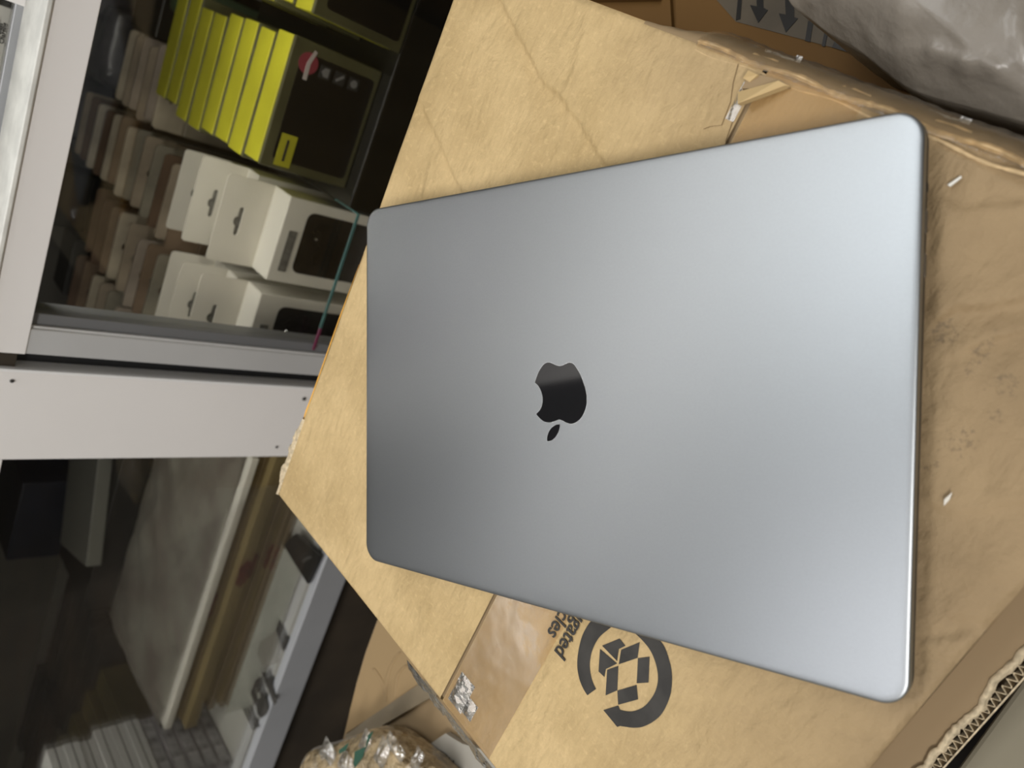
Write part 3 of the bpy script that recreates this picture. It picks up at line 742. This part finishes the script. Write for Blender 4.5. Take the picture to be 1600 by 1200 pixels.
# ------------------------------------------------------------------ yellow packs with black faces
stand = boxo('black_storage_box', -0.125, 0.34, 0.0, 0.315, 0.0, 0.0995, mat('black box', (0.012, 0.012, 0.010), 0.25, var=0.3, scale=10), None, 0.002)
stand.location = (0, 0.042, 0.2002); tag(stand, 'long low black box under the yellow packs inside the cabinet', 'box')
def yellow_proto():
    root = empty('yellow_pack', (0, 0, 0)); tag(root, 'y', 'box')
    boxo('body', -0.058, 0.058, 0.003, 0.0325, 0, 0.0935, M_yel, root, 0.0012)
    f_ = boxo('front_tray', -0.0585, 0.0585, -0.001, 0.0032, 0.0, 0.093, M_olive, root, 0.0012)
    P = [Vector((p[0], -0.0011, p[1])) for p in rrect(-0.050, 0.048, 0.005, 0.083, 0.004)]
    decal('black_panel', P, M_black, f_, Vector((0, -0.0004, 0)))
    return root
yp = yellow_proto()
def yellow(x, y, label, first=[True]):
    if first[0]:
        first[0] = False; yp.location = (x, y, 0.3002); yp['label'] = label; yp['group'] = 'yellow packs with black faces'; return yp
    return dup(yp, (x, y, 0.3002), rp.uniform(-.02, .02), label, 'yellow packs with black faces')
fronts = []
for i in range(8):
    o = yellow(-0.050 + (0 if i == 0 else rp.uniform(-.009, .003)), 0.061 + i * 0.0362, 'yellow and black pack, %s in the row beside the white boxes' % (ordn[i] if i else 'first'))
    if i == 0: fronts.append(o)
for i in range(6):
    o = yellow(0.088 + (0 if i == 0 else rp.uniform(-.006, .004)), 0.044 + i * 0.0362, 'yellow and black pack, %s in the row at the photo top edge' % (ordn[i] if i else 'first'))
    if i == 0: fronts.append(o)
# print on the front faces
def disc(cx, cz_, r, y=-0.0016, n=24): return [Vector((cx + r * math.cos(2 * math.pi * i / n), y, cz_ + r * math.sin(2 * math.pi * i / n))) for i in range(n)]
M_pk = mat('dull red sticker', (0.30, 0.05, 0.07), 0.5); M_icon = mat('grey white icon', (0.22, 0.22, 0.22), 0.5); M_ylab = mat('yellow label', (0.50, 0.48, 0.03), 0.5)
for j, o in enumerate(fronts):
    off = Vector((0, -0.0003, 0))
    if j == 0:
        st = decal('round_sticker', disc(0.040, 0.075, 0.0095), M_pk, o, off)
        P = [Vector((x, -0.0019, z)) for x, z in ((0.0525, 0.0725), (0.0515, 0.0695), (0.040, 0.0730), (0.0255, 0.0725), (0.0255, 0.0765), (0.040, 0.0768))]
        decal('white_stroke', P, mat('pale stroke', (0.55, 0.5, 0.48), 0.5), st, off)
        for q, zc in enumerate((0.057, 0.0415, 0.026)):
            bm = bmesh.new()
            add_box(bm, 0.0320, 0.0435, -0.0022, -0.0015, zc - 0.0055, zc + 0.0055)
            ic = link('icon', bm, mat('icon tile', (0.04, 0.04, 0.04), 0.4), o)
            if q == 0: decal('glyph', [Vector((a, -0.0023, b)) for a, b in ((0.034, zc - .0035), (0.042, zc - .0035), (0.042, zc + .001), (0.038, zc + .004), (0.034, zc + .001))], M_icon, ic, off)
            elif q == 1: decal('glyph', [Vector((a, -0.0023, b)) for a, b in ((0.034, zc + .003), (0.0365, zc + .004), (0.042, zc - .003), (0.0395, zc - .004))], M_icon, ic, off)
            else: decal('glyph', disc(0.038, zc, 0.0036, -0.0023, 12), M_icon, ic, off)
    # yellow label low on the near side
    lx = -0.055 if j == 0 else -0.035
    P = [Vector((x, -0.0016, z)) for x, z in ((lx, 0.064), (lx + 0.030, 0.064), (lx + 0.030, 0.080), (lx, 0.080))]
    lb = decal('small_label', P, M_ylab, o, off)
    decal('label_print', [Vector((x, -0.0019, z)) for x, z in ((lx + .005, 0.0710), (lx + 0.025, 0.0710), (lx + 0.025, 0.0735), (lx + .005, 0.0735))], M_ink, lb, off)

# misc dark goods at the back of the right bay
o = boxo('black_box', -0.05, 0.045, 0.0, 0.10, 0, 0.16, mat('black glossy box', (0.010, 0.010, 0.010), 0.35), None, 0.002); o.location = (-0.010, 0.49, 0.2002)
tag(o, 'plain black box behind the yellow packs', 'box')
o = boxo('green_pouch', -0.02, 0.02, 0.0, 0.03, 0, 0.17, mat('green pouch', (0.05, 0.09, 0.045), 0.5, var=0.3), None, 0.008); o.location = (0.0, 0.415, 0.2002)
tag(o, 'dull green pouch between the yellow packs and the plain black box', 'pouch')
o = boxo('red_box', -0.03, 0.03, 0.0, 0.05, 0, 0.15, mat('dark red box', (0.13, 0.015, 0.01), 0.5), None, 0.003); o.location = (0.072, 0.42, 0.2002)
tag(o, 'dark red box behind the yellow packs near the top edge of the photo', 'box')
def pouch_mesh(w_, d_, h_, seed, amp=0.006, n=14):
    f = sines(10, 20, 140, seed); bm = bmesh.new()
    bmesh.ops.create_cube(bm, size=1.0); bmesh.ops.subdivide_edges(bm, edges=bm.edges, cuts=n, use_grid_fill=True)
    for v in bm.verts:
        p = v.co.copy(); k = (1 - (2 * p.x) ** 8 * .12) * 1.0
        p = Vector((p.x * w_ * (1 - .08 * (2 * p.z) ** 4), p.y * d_ * (1 - .5 * (2 * p.x) ** 6) * (1 - .35 * (2 * p.z) ** 6), p.z * h_ * (1 - .06 * (2 * p.x) ** 4)))
        s = float(f(p.x + p.z * .7 + p.y, p.y - p.z)) * amp
        p += p.normalized() * s
        v.co = p + Vector((0, 0, h_ / 2))
    mz = min(v.co.z for v in bm.verts)
    for v in bm.verts: v.co.z -= mz
    return bm
M_bagd = mat('grey plastic pouch', (0.075, 0.068, 0.070), 0.3, var=0.4, scale=30, bump=0.6, bscale=60, coat=0.4)
for i, (x, y, w_, h_) in enumerate(((-0.10, 0.66, 0.11, 0.17), (-0.21, 0.735, 0.10, 0.19), (-0.03, 0.70, 0.09, 0.20), (0.09, 0.66, 0.12, 0.22))):
    o = link('plastic_pouch', pouch_mesh(w_, 0.045, h_, 30 + i), M_bagd, None, True); o.location = (x, y, 0.2005)
    tag(o, 'dark grey plastic pouch at the cabinet back, ' + ('second from the white post', 'nearest the white post', 'third from the white post', 'nearest the top edge of the photo')[i], 'pouch', 'grey pouches at the cabinet back')
for i, (x, y, hh) in enumerate(((-0.335, 0.60, 0.14), (-0.43, 0.62, 0.16), (-0.345, 0.69, 0.18))):
    o = boxo('dark_box', -0.045, 0.045, 0.0, 0.06, 0, hh, mat('dark grey box', (0.02, 0.019, 0.018), 0.5, var=0.3), None, 0.003); o.location = (x, y, 0.2002)
    tag(o, 'dark grey box at the back beside the white post, ' + ('shortest of three', 'furthest behind the post', 'tallest of three')[i], 'box')

# ------------------------------------------------------------------ left bay
M_man = mat('manila board', (0.23, 0.175, 0.075), 0.6, var=0.10, scale=6, bump=0.25, bscale=40, stretch=(1, 1, 14))
M_man_d = mat('brown board', (0.155, 0.112, 0.055), 0.65, var=0.15, scale=8, stretch=(1, 1, 14))
M_redst = mat('dark red stamp', (0.10, 0.015, 0.008), 0.6, var=0.3, scale=200)
z = 0.2004
slabs = [(0.0075, 1, -0.005), (0.0070, 1, 0.000), (0.0070, 0, 0.004), (0.0085, 1, 0.002), (0.0095, 0, 0.006), (0.016, 0, 0.000), (0.0065, 1, 0.012), (0.0080, 0, 0.016)]
nm_ord = ['lowest', 'second from the bottom', 'third from the bottom', 'fourth from the bottom', 'fifth from the bottom', 'third from the top', 'second from the top', 'topmost']
x_left = [-0.845, -0.848, -0.845, -0.850, -0.835, -0.874, -0.866, -0.872]
for i, (t, k, dy) in enumerate(slabs):
    root = empty('board_folder', ((-0.40 + x_left[i]) / 2, 0.090 + dy, z)); hw = (-0.40 - x_left[i]) / 2
    tag(root, '%s %s cardboard folder, %s of the stack behind the glass' % ('thick' if t > .012 else 'thin', 'tan' if k == 0 else 'brown', nm_ord[i]), 'folder', 'flat cardboard folders stacked behind the glass')
    boxo('sleeve', -hw, hw, 0, 0.24, 0, t * 0.46, M_man_d if k else M_man, root, 0.0006)
    boxo('cover', -hw, hw, -0.0008, 0.24, t * 0.5, t, M_man if not k else M_man_d, root, 0.0006)
    if i in (1, 2, 4, 5, 7):
        sx = -0.615 - root.location.x + rp.uniform(-.012, .012) + (0.02 if i < 3 else 0) - (0.055 if i == 7 else 0)
        P = [Vector((sx + a * 0.021, -0.0012, t * 0.5 + b * t * 0.48)) for a, b in ((-1, -.3), (-.6, -1), (.2, -.8), (.8, -1), (1, .1), (.5, 1), (-.1, .7), (-.7, .9))]
        decal('red_stamp', P, M_redst, root, Vector((0, -0.0004, 0)))
    z += t + 0.0002
ztop = z
# clear-bagged white board box on the stack
root = empty('bagged_box', (-0.64, 0.10, ztop)); tag(root, 'large flat white box in a cloudy grey plastic bag on top of the folder stack', 'box')
boxo('box', -0.235, 0.19, -0.002, 0.22, 0.0, 0.0095, M_wpack, root, 0.001)
gf = sines(14, 12, 90, 44); rows = []
for i in range(61):
    r_ = []
    for j in range(41):
        a = -0.245 + 0.45 * i / 60; b = 0.008 + 0.235 * j / 40
        hh = 0.0125 + 0.006 * math.sin(math.pi * j / 40) * (0.6 + 0.6 * float(gf(a, b))) + 0.002 * float(gf(a * 4, b * 4))
        if i in (0, 60) or j == 40: hh = 0.002
        r_.append(Vector((a + 0.006 * math.sin(j * .5) * (i == 0), b, max(0.0105 if 0 < i < 60 and j < 37 else 0.0005, hh))))
    rows.append(r_)
M_cloud = mat('cloudy plastic', (0.15, 0.13, 0.11), 0.30, var=0.35, scale=14, bump=0.8, bscale=35, color2=(0.235, 0.225, 0.19))
ribbon('plastic_bag', rows, M_cloud, Matrix(), root, True)

# behind it: dark goods
def plain(name, x0, x1, y0, y1, z0, z1, m, label, cat='box', bev=0.002, group=None, rz=0):
    o = boxo(name, -(x1 - x0) / 2, (x1 - x0) / 2, 0, y1 - y0, 0, z1 - z0, m, None, bev)
    o.location = ((x0 + x1) / 2, y0, z0); o.rotation_euler = (0, 0, rz); return tag(o, label, cat, group)
M_navy = mat('navy black', (0.010, 0.012, 0.022), 0.4, var=0.4, scale=12)
M_soot = mat('sooty black', (0.011, 0.010, 0.009), 0.5, var=0.4, scale=12)
plain('storage_box', -0.86, -0.50, 0.335, 0.60, 0.2002, 0.326, M_soot, 'wide black box behind the bagged white box')
plain('slim_carton', -0.765, -0.60, 0.34, 0.46, 0.3265, 0.347, mat('dull white carton', (0.155, 0.155, 0.135), 0.55, var=0.06), 'dull white slim carton lying on the wide black box', rz=0.35)
plain('red_carton', -0.60, -0.50, 0.345, 0.44, 0.3265, 0.343, mat('deep red carton', (0.055, 0.008, 0.010), 0.5), 'deep red slim carton beside the dull white slim carton')
plain('navy_box', -0.86, -0.72, 0.47, 0.60, 0.3265, 0.40, M_navy, 'small navy box on the wide black box, behind the dull white carton')
plain('grey_box', -0.57, -0.505, 0.46, 0.60, 0.3265, 0.36, mat('murky grey', (0.05, 0.045, 0.035), 0.6, var=0.3), 'murky grey box on the wide black box, near the white post')
for i in range(7):
    plain('black_notebook', -1.10 + 0.004 * i, -0.885 + rp.uniform(-.01, .01), 0.30 + i * 0.024, 0.30 + i * 0.024 + 0.021, 0.2002, 0.305 + rp.uniform(-.008, .006), mat('charcoal cover', (0.022, 0.018, 0.015), 0.5, var=0.4, scale=20),
          'charcoal notebook box left of the wide black box, %s from glass' % (ordn[i] if i else 'first'), 'box', 0.001, 'charcoal notebook boxes in a row')
for i in range(6):
    plain('charcoal_case', -1.34 + 0.006 * i, -1.125, 0.36 + i * 0.026, 0.36 + i * 0.026 + 0.022, 0.2002, 0.30 + rp.uniform(-.01, .01), mat('charcoal case', (0.016, 0.014, 0.013), 0.5, var=0.4, scale=20),
          'black case in the bottom-left corner row, %s from the glass' % (ordn[i] if i else 'first'), 'box', 0.001, 'black cases in the corner row')
M_ol = mat('olive card', (0.07, 0.055, 0.015), 0.6, var=0.2, scale=10)
for i in range(4):
    plain('olive_box', -1.09 + i * 0.04, -1.053 + i * 0.04, 0.155, 0.285, 0.2002, 0.335 - i * 0.012, M_ol, 'olive brown carton behind the slim box stack, %s from the left' % (ordn[i] if i else 'first'), 'box', 0.001, 'olive cartons behind the white slim boxes')
# stack of slim white boxes on the cabinet floor
M_slim = mat('slim white box', (0.55, 0.55, 0.54), 0.5, var=0.05)
M_slim2 = mat('printed grey box', (0.27, 0.26, 0.27), 0.5, var=0.35, scale=45)
zz = 0.2002
for i in range(11):
    root = empty('slim_box', (-0.985 + rp.uniform(-.003, .003), 0.036, zz))
    up = ['lowest', 'second from the bottom', 'third from the bottom', 'fourth from the bottom', 'fifth from the bottom', 'middle', 'fifth from the top', 'fourth from the top', 'third from the top', 'second from the top', 'topmost'][i]
    tag(root, 'slim %s box, %s of the corner stack' % ('white' if i > 4 else 'grey printed', up), 'box', 'slim boxes stacked in the lower left corner')
    boxo('body', -0.085, 0.085, 0, 0.112 - (0.01 if i > 7 else 0), 0, 0.0188, M_slim if i > 4 else M_slim2, root, 0.0012)
    boxo('lid_seam', -0.0853, 0.0853, -0.0003, 0.1123 - (0.01 if i > 7 else 0), 0.0085, 0.0098, mat('seam grey', (0.10, 0.10, 0.10), 0.6), root)
    if i <= 4:
        for q in range(3):
            P = [Vector((0.0851, 0.008 + q * 0.034 + a, b)) for a, b in ((0, 0.003), (0.026, 0.003), (0.026, 0.0165), (0, 0.0165))]
            decal('printed_panel', P, mat('pale print', (0.40, 0.40, 0.41), 0.5, var=0.3, scale=80), root, Vector((0.0004, 0, 0)))
    zz += 0.0190
# flat printed leaflet box between the folders and the rail
ZF = 0.2065
root = empty('printed_carton', (-0.66, 0.06, 0.2052)); tag(root, 'flat pale carton with bold black marks lying between the folder stack and the rail', 'box')
ri = Matrix.Translation(-Vector(root.location))
Pq = [at_z(*p, ZF) for p in ((428, 840), (482, 855), (480, 905), (493, 940), (470, 985), (437, 1060), (398, 1146), (378, 1108), (345, 1108), (385, 1010))]
Pq = [Vector((p.x, min(0.0868, max(0.035, p.y)), p.z)) for p in Pq]
bm = bmesh.new(); prism(bm, [ri @ p for p in Pq], Vector((0, 0, -0.0012))); link('sheet', bm, mat('pale glossy card', (0.40, 0.41, 0.37), 0.4, var=0.1, scale=20), root)
def mk(nm, pts, m, dz=0.0002):
    return decal(nm, [ri @ at_z(*p, ZF + dz) for p in pts], m, root, Vector((0, 0, 0.0003)))
mk('bold_mark', [(437, 967), (451, 1000), (443, 1019), (438, 1002), (432, 984)], M_ink)
mk('bold_mark', [(409, 1050), (417, 1052), (422, 1044), (427, 1062), (426, 1072), (433, 1097), (428, 1102), (421, 1082)], M_ink)
a = mk('bold_mark', [(399, 1063), (408, 1056), (412, 1068), (417, 1090), (420, 1106), (416, 1116), (408, 1122), (402, 1116), (401, 1105), (396, 1094), (392, 1082)], M_ink)
mk('mark_hole', [(402, 1083), (406, 1081), (407, 1090), (403, 1092)], mat('pale glossy card', (0, 0, 0)), 0.0006)
for k in range(3):
    mk('thin_line', [(381 + 5 * k, 1107 - 2 * k), (383 + 5 * k, 1106 - 2 * k), (397 + 4 * k, 1140 - 2 * k), (395 + 4 * k, 1141 - 2 * k)], M_ink)
mk('grey_patch', [(406, 1003), (432, 984), (438, 1010), (434, 1035), (412, 1046), (402, 1020)], mat('grey shade print', (0.27, 0.26, 0.23), 0.5))
root = empty('black_packet', (-0.50, 0.05, 0.2075)); tag(root, 'small black packet with a grey swirl lying on the pale carton near the post', 'packet')
ri2 = Matrix.Translation(-Vector(root.location))
bm = bmesh.new(); prism(bm, [ri2 @ at_z(*p, 0.2125) for p in ((443, 852), (461, 834), (500, 868), (480, 912))], Vector((0, 0, -0.005))); link('packet', bm, M_black, root)
decal('swirl', [ri2 @ at_z(*p, 0.2126) for p in ((472, 880), (474, 874), (480, 870), (487, 868), (486, 872), (480, 874))], mat('grey swirl', (0.12, 0.12, 0.12), 0.5), root)

# goods above the ledge (upper bay, left picture edge)
root = empty('charger_box', (-0.143, 0.075, 0.5882)); tag(root, 'grey and white charger box with black lettering above the ledge at the left picture edge', 'box')
boxo('body', -0.09, 0.09, 0.0, 0.05, 0, 0.10, mat('silver grey box', (0.85, 0.85, 0.84), 0.35, var=0.10, scale=12), root, 0.001)
decal('orange_patch', [Vector(p) for p in ((-0.088, -0.0003, 0.004), (-0.045, -0.0003, 0.004), (-0.050, -0.0003, 0.03), (-0.088, -0.0003, 0.04))], mat('salmon print', (0.55, 0.18, 0.08), 0.5), root, Vector((0, -0.0003, 0)))
decal('label_panel', [Vector(p) for p in ((0.0, -0.0003, 0.012), (0.082, -0.0003, 0.012), (0.082, -0.0003, 0.06), (0.0, -0.0003, 0.06))], mat('pale label', (0.88, 0.88, 0.87), 0.4), root, Vector((0, -0.0003, 0)))
rc = Matrix.Translation(-Vector(root.location))
for body_, pxx in (('Charging', 11.0), ('Wireless', 4.5)):
    p0 = at_y(pxx, 37.0, 0.0742)
    Mx = Matrix(((1, 0, 0, p0.x), (0, 0, -1, p0.y), (0, 1, 0, p0.z), (0, 0, 0, 1)))
    text_obj('lettering', body_, 0.0041, Mx, M_ink, root, align='RIGHT', bold=0.00006, inv=rc)

# ------------------------------------------------------------------ brown carton with arrows, beyond the far edge
root = empty('arrow_carton', (0.40, -0.35, 0)); tag(root, 'orange brown carton printed with black arrows, behind the laptop carton under the plastic bag', 'box')
ra = Matrix.Translation(-Vector(root.location))
def quadbox(bm, P4, zt, zb): prism(bm, [ra @ Vector((p[0], p[1], zt)) for p in P4], Vector((0, 0, zb - zt)))
bm = bmesh.new(); quadbox(bm, [(0.098, -0.66), (0.098, 0.0 - 0.02), (0.75, -0.02), (0.75, -0.66)], 0.290, 0.0)
bmesh.ops.bevel(bm, geom=list(bm.edges), offset=0.003, segments=2, affect='EDGES')
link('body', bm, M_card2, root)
for nm, q, dz in (('top_flap', [(860, -60), (1043, -60), (1050, 50), (1000, 60), (860, 40)], 0.0035), ('top_flap', [(1053, -60), (1500, -60), (1480, 200), (1300, 190), (1057, 60)], 0.0045)):
    P = [at_z(*p, 0.2905 + dz) for p in q]; P = [ra @ Vector((max(p.x, 0.099), p.y, p.z)) for p in P]
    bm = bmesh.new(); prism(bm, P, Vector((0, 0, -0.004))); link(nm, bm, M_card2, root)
P = [ra @ at_z(*p, 0.2952) for p in ((1100, -30), (1440, -30), (1440, 112), (1352, 88), (1150, 34), (1120, 0))]
bm = bmesh.new(); prism(bm, P, Vector((0, 0, 0.0003))); lb = link('printed_band', bm, mat('grey brown print band', (0.085, 0.066, 0.042), 0.6, var=0.15, scale=30), root)
P = [ra @ at_z(*p, 0.2945) for p in ((925, 4), (1033, 2), (1030, -40), (925, -40))]
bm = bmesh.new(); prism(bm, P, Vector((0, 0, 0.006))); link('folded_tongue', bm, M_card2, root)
def am(pts):
    return decal('arrow_mark', [ra @ at_z(*p, 0.2956) for p in pts], M_black, root, Vector((0, 0, 0.0003)))
am([(1172, 8), (1183, 10), (1180, -25), (1192, -25), (1193, 12), (1200, 16), (1185, 36)])
am([(1217, 21), (1228, 23), (1226, -20), (1240, -18), (1241, 27), (1247, 29), (1228, 51)])
am([(1153, 0), (1160, -10), (1157, 30), (1150, 32)])
am([(1263, 33), (1271, 33), (1266, 66), (1258, 64)])
am([(1289, 48), (1295, 46), (1289, 73), (1284, 72)])
am([(1308, 56), (1325, 62), (1345, 88), (1300, 74)])

# ------------------------------------------------------------------ grey plastic bag, upper right
outl = [(1215, -70), (1232, 0), (1262, 26), (1296, 52), (1337, 75), (1375, 105), (1412, 133), (1450, 150), (1525, 170), (1600, 191), (1700, 215), (1800, 150), (1850, -50), (1700, -230), (1400, -220), (1260, -160)]
ZR = 0.385
out3 = cr([tuple(at_z(*p, ZR)) for p in outl + [outl[0]]], 6)[:-1]
out3 = [Vector(p) for p in out3]; cen = sum(out3, Vector()) / len(out3)
bf = sines(20, 15, 90, 77); bf2 = sines(30, 90, 420, 78)
ridges = [(tuple(at_z(*a, .41)[:2]), tuple(at_z(*b, .41)[:2]), am3) for a, b, am3 in (((1385, 68), (1450, 75), .002), ((1450, 75), (1500, 92), .003), ((1500, 92), (1545, 100), .003), ((1590, 20), (1592, 80), .002), ((1340, 40), (1360, 65), .002))]
bm = bmesh.new(); n = len(out3); NR = 70
ringsv = []
for k in range(NR):
    t = k / NR; ringr = []
    for p in out3:
        q = p.lerp(cen, t)
        lift = 0.030 * math.sin(min(1, t * 1.0) * math.pi / 2)
        crump = 0.0035 * float(bf(q.x, q.y)) * min(1, t * 4)
        mess = math.exp(-((q.x - 0.13) ** 2 + (q.y + 0.395) ** 2) / 0.045 ** 2)
        cr2 = (0.0004 + 0.0030 * mess) * float(bf2(q.x, q.y)) * min(1, t * 5)
        rg = 0.0
        for pa, pb_, am3 in ridges:
            d_, _s = seg_dist(np.array(q.x), np.array(q.y), pa, pb_); rg += am3 * math.exp(-(float(d_) / 0.0035) ** 2)
        ringr.append(bm.verts.new((q.x, q.y, q.z + lift + crump + cr2 + rg)))
    ringsv.append(ringr)
topc = bm.verts.new((cen.x, cen.y, cen.z + 0.030))
for a_, b_ in zip(ringsv[:-1], ringsv[1:]):
    for i in range(n): bm.faces.new((a_[i], a_[(i + 1) % n], b_[(i + 1) % n], b_[i]))
for i in range(n): bm.faces.new((ringsv[-1][i], ringsv[-1][(i + 1) % n], topc))
prev = ringsv[0]
for (sc, zz_) in ((0.985, 0.372), (0.95, 0.350), (0.90, 0.32), (0.86, 0.3005)):
    cur = []
    for p in out3:
        q = cen.lerp(p, sc); cur.append(bm.verts.new((max(q.x, 0.100 if zz_ < .34 else q.x), q.y, zz_)))
    for i in range(n): bm.faces.new((prev[i], cur[i], cur[(i + 1) % n], prev[(i + 1) % n]))
    prev = cur
bm.faces.new(prev)
for v in bm.verts: v.co -= Vector((cen.x, cen.y, 0.3))
bag = link('plastic_bag', bm, mat('smoky plastic film', (0.245, 0.217, 0.182), 0.42, var=0.12, scale=14, bump=0.7, bscale=34, coat=0.2, bump_dist=0.005), None, True)
bag.location = (cen.x, cen.y, 0.3); tag(bag, 'puffy smoky grey plastic bag in the upper right corner', 'bag')

# ------------------------------------------------------------------ open carton, taped parcel and envelope, lower left
root = empty('open_carton', (-0.50, -0.30, 0)); tag(root, 'brown open carton partly under the lower left edge of the laptop carton', 'box')
ro = Matrix.Translation(-Vector(root.location))
ZC = 0.30
def OP(px_, py_, z_=ZC): return ro @ at_z(px_, py_, z_)
P = [OP(*p) for p in ((590, 968), (571, 1020), (557, 1068), (538, 1147), (520, 1225), (640, 1330), (820, 1330), (815, 1225), (745, 1130), (650, 1030))]
bm = bmesh.new(); prism(bm, P, Vector((0, 0, -ZC))); link('body', bm, M_card3, root)
P = [OP(*p, ZC + 0.006) for p in ((594, 960), (572, 1021), (558, 1068), (547, 1108), (539, 1147), (573, 1124), (647, 1074), (690, 1060), (640, 1010))]
bm = bmesh.new(); prism(bm, P, Vector((0, 0, -0.0045))); link('top_flap', bm, cardboard('tan flap board', (0.34, 0.235, 0.12), (0.27, 0.185, 0.09)), root)
P = [OP(*p, ZC + 0.0075) for p in ((539, 1149), (573, 1124), (647, 1074), (680, 1052), (700, 1078), (663, 1095), (586, 1140), (540, 1160))]
bm = bmesh.new(); prism(bm, P, Vector((0, 0, -0.0055))); tag(link('tape_band', bm, mat('grey brown tape', (0.20, 0.16, 0.105), 0.35, var=0.1, scale=20), root), 'grey brown band of tape')
for pl in ([(602, 1096), (602, 1080), (604, 1060), (612, 1038), (624, 1020)], [(584, 1045), (592, 1056), (598, 1068), (601, 1085)], [(617, 1090), (619, 1062), (624, 1050), (634, 1040)]):
    rows = []
    for q in cr([tuple(map(float, p)) for p in pl], 6):
        rows.append([OP(q[0] - 3.5, q[1], ZC + 0.0058), OP(q[0] - 1, q[1], ZC + 0.0070), OP(q[0] + 1, q[1], ZC + 0.0070), OP(q[0] + 3.5, q[1], ZC + 0.0058)])
    ribbon('crease_ridge', rows, MATS['tan flap board'], Matrix(), root, True)
# taped parcel
root = empty('taped_parcel', (-0.57, -0.26, ZC + 0.008)); tag(root, 'crumpled parcel wrapped in shiny clear tape with green stripes, lower left', 'parcel')
rt = Matrix.Translation(-Vector(root.location))
pf = sines(24, 30, 330, 91)
outp = [(462, 1240), (474, 1200), (487, 1172), (508, 1163), (530, 1157), (562, 1146), (586, 1138), (611, 1147), (632, 1162), (652, 1178), (678, 1200), (700, 1240), (640, 1330), (520, 1330)]
ZP = ZC + 0.03
o3 = [Vector(p) for p in cr([tuple(at_z(*p, ZP)) for p in outp + [outp[0]]], 5)[:-1]]; c3 = sum(o3, Vector()) / len(o3)
bm = bmesh.new(); n = len(o3); prev = None
for (sc, dz, am_) in ((0.93, -0.0220, 0), (0.99, -0.010, .001), (1.0, 0.0, .001), (0.94, 0.006, .002), (0.86, 0.009, .003), (0.76, 0.011, .003), (0.65, 0.012, .003), (0.53, 0.013, .003), (0.40, 0.013, .003), (0.27, 0.013, .003), (0.13, 0.013, .002)):
    cur = []
    for p in o3:
        q = c3.lerp(p, sc); cur.append(bm.verts.new(rt @ Vector((q.x, q.y, ZP + dz + am_ * 2.0 * float(pf(q.x, q.y))))))
    if prev:
        for i in range(n): bm.faces.new((prev[i], prev[(i + 1) % n], cur[(i + 1) % n], cur[i]))
    else: bm.faces.new(cur)
    prev = cur
bm.faces.new(prev)
link('wrapped_body', bm, mat('tan wrap under tape', (0.40, 0.30, 0.17), 0.10, var=0.35, scale=28, bump=1.0, bscale=65, coat=1.0, bump_dist=0.02), root)
M_grn = mat('dark green stripe', (0.03, 0.09, 0.06), 0.25, coat=0.6)
for q in ([(576, 1148), (584, 1142), (571, 1172)], [(555, 1174), (571, 1167), (568, 1182), (556, 1199), (553, 1194)], [(530, 1172), (546, 1160), (541, 1172), (531, 1178)]):
    rows_ = [rt @ (at_z(*p, ZP + 0.0155)) for p in q]
    decal('green_stripe', rows_, M_grn, root, Vector((0, 0, 0.0006)))
M_glint = glassy('shiny tape wrinkle', (0.97, 0.95, 0.9), 0.55, 0.10, (0.85, 0.8, 0.7), 0.10, bump=0.8, bscale=150)
fw = lambda a_, b_, z_: rt @ Vector((a_, b_, ZP + 0.0125 + z_))
for (gx, gy, ru_, rv_) in ((596, 1178, .012, .007), (616, 1168, .006, .012), (570, 1160, .010, .006), (510, 1180, .012, .010), (650, 1188, .010, .005), (540, 1196, .010, .010)):
    g_ = at_z(gx, gy, ZP + 0.014)
    crumple('tape_wrinkle', g_.x, g_.y, ru_, rv_, 0.006, M_glint, int(gx), n=18, parent=root, pinv=Matrix(), fn=fw)
# padded envelope with round stamp
root = empty('grey_envelope', (-0.46, -0.35, ZC + 0.001)); tag(root, 'grey paper envelope with a round black stamp beside the taped parcel', 'envelope')
re_ = Matrix.Translation(-Vector(root.location))
bm = bmesh.new(); prism(bm, [re_ @ at_z(*p, ZC + 0.0060) for p in ((652, 1176), (696, 1146), (722, 1162), (770, 1176), (800, 1215), (770, 1290), (700, 1290))], Vector((0, 0, -0.0048)))
link('envelope', bm, mat('grey paper', (0.33, 0.31, 0.27), 0.6, var=0.08, scale=30, bump=0.3), root)
cxp, cyp = 697, 1183
circ = []
for i in range(29):
    an = math.radians(40 + 290 * i / 28); ca, sa = math.cos(an), math.sin(an)
    circ.append([re_ @ at_z(cxp - 8 + 14 * ca * k + 3 * sa * k, cyp + 10.5 * sa * k + 3 * ca * k, ZC + 0.0062) for k in (1.0, 0.90)])
ribbon('round_stamp', circ, M_ink, Matrix(), root)
eX = (at_z(cxp + 10, cyp + 7, ZC + .006) - at_z(cxp, cyp, ZC + .006)).normalized(); eZ = Vector((0, 0, 1)); eY = eZ.cross(eX)
oo = at_z(cxp - 14, cyp + 2, ZC + 0.0062)
text_obj('stamp_letters', 'AEH', 0.0105, Matrix(((eX.x, eY.x, 0, oo.x), (eX.y, eY.y, 0, oo.y), (eX.z, eY.z, 1, oo.z), (0, 0, 0, 1))), M_ink, root, inv=re_, bold=0.0001)

# pale carton below the near-right corner
plain('pale_carton', -0.45, 0.03, -1.05, -0.609, 0.0002, 0.335, mat('pale dusty board', (0.25, 0.22, 0.155), 0.8, var=0.1, scale=8), 'pale dusty carton standing lower at the bottom right corner', 'box', 0.002)
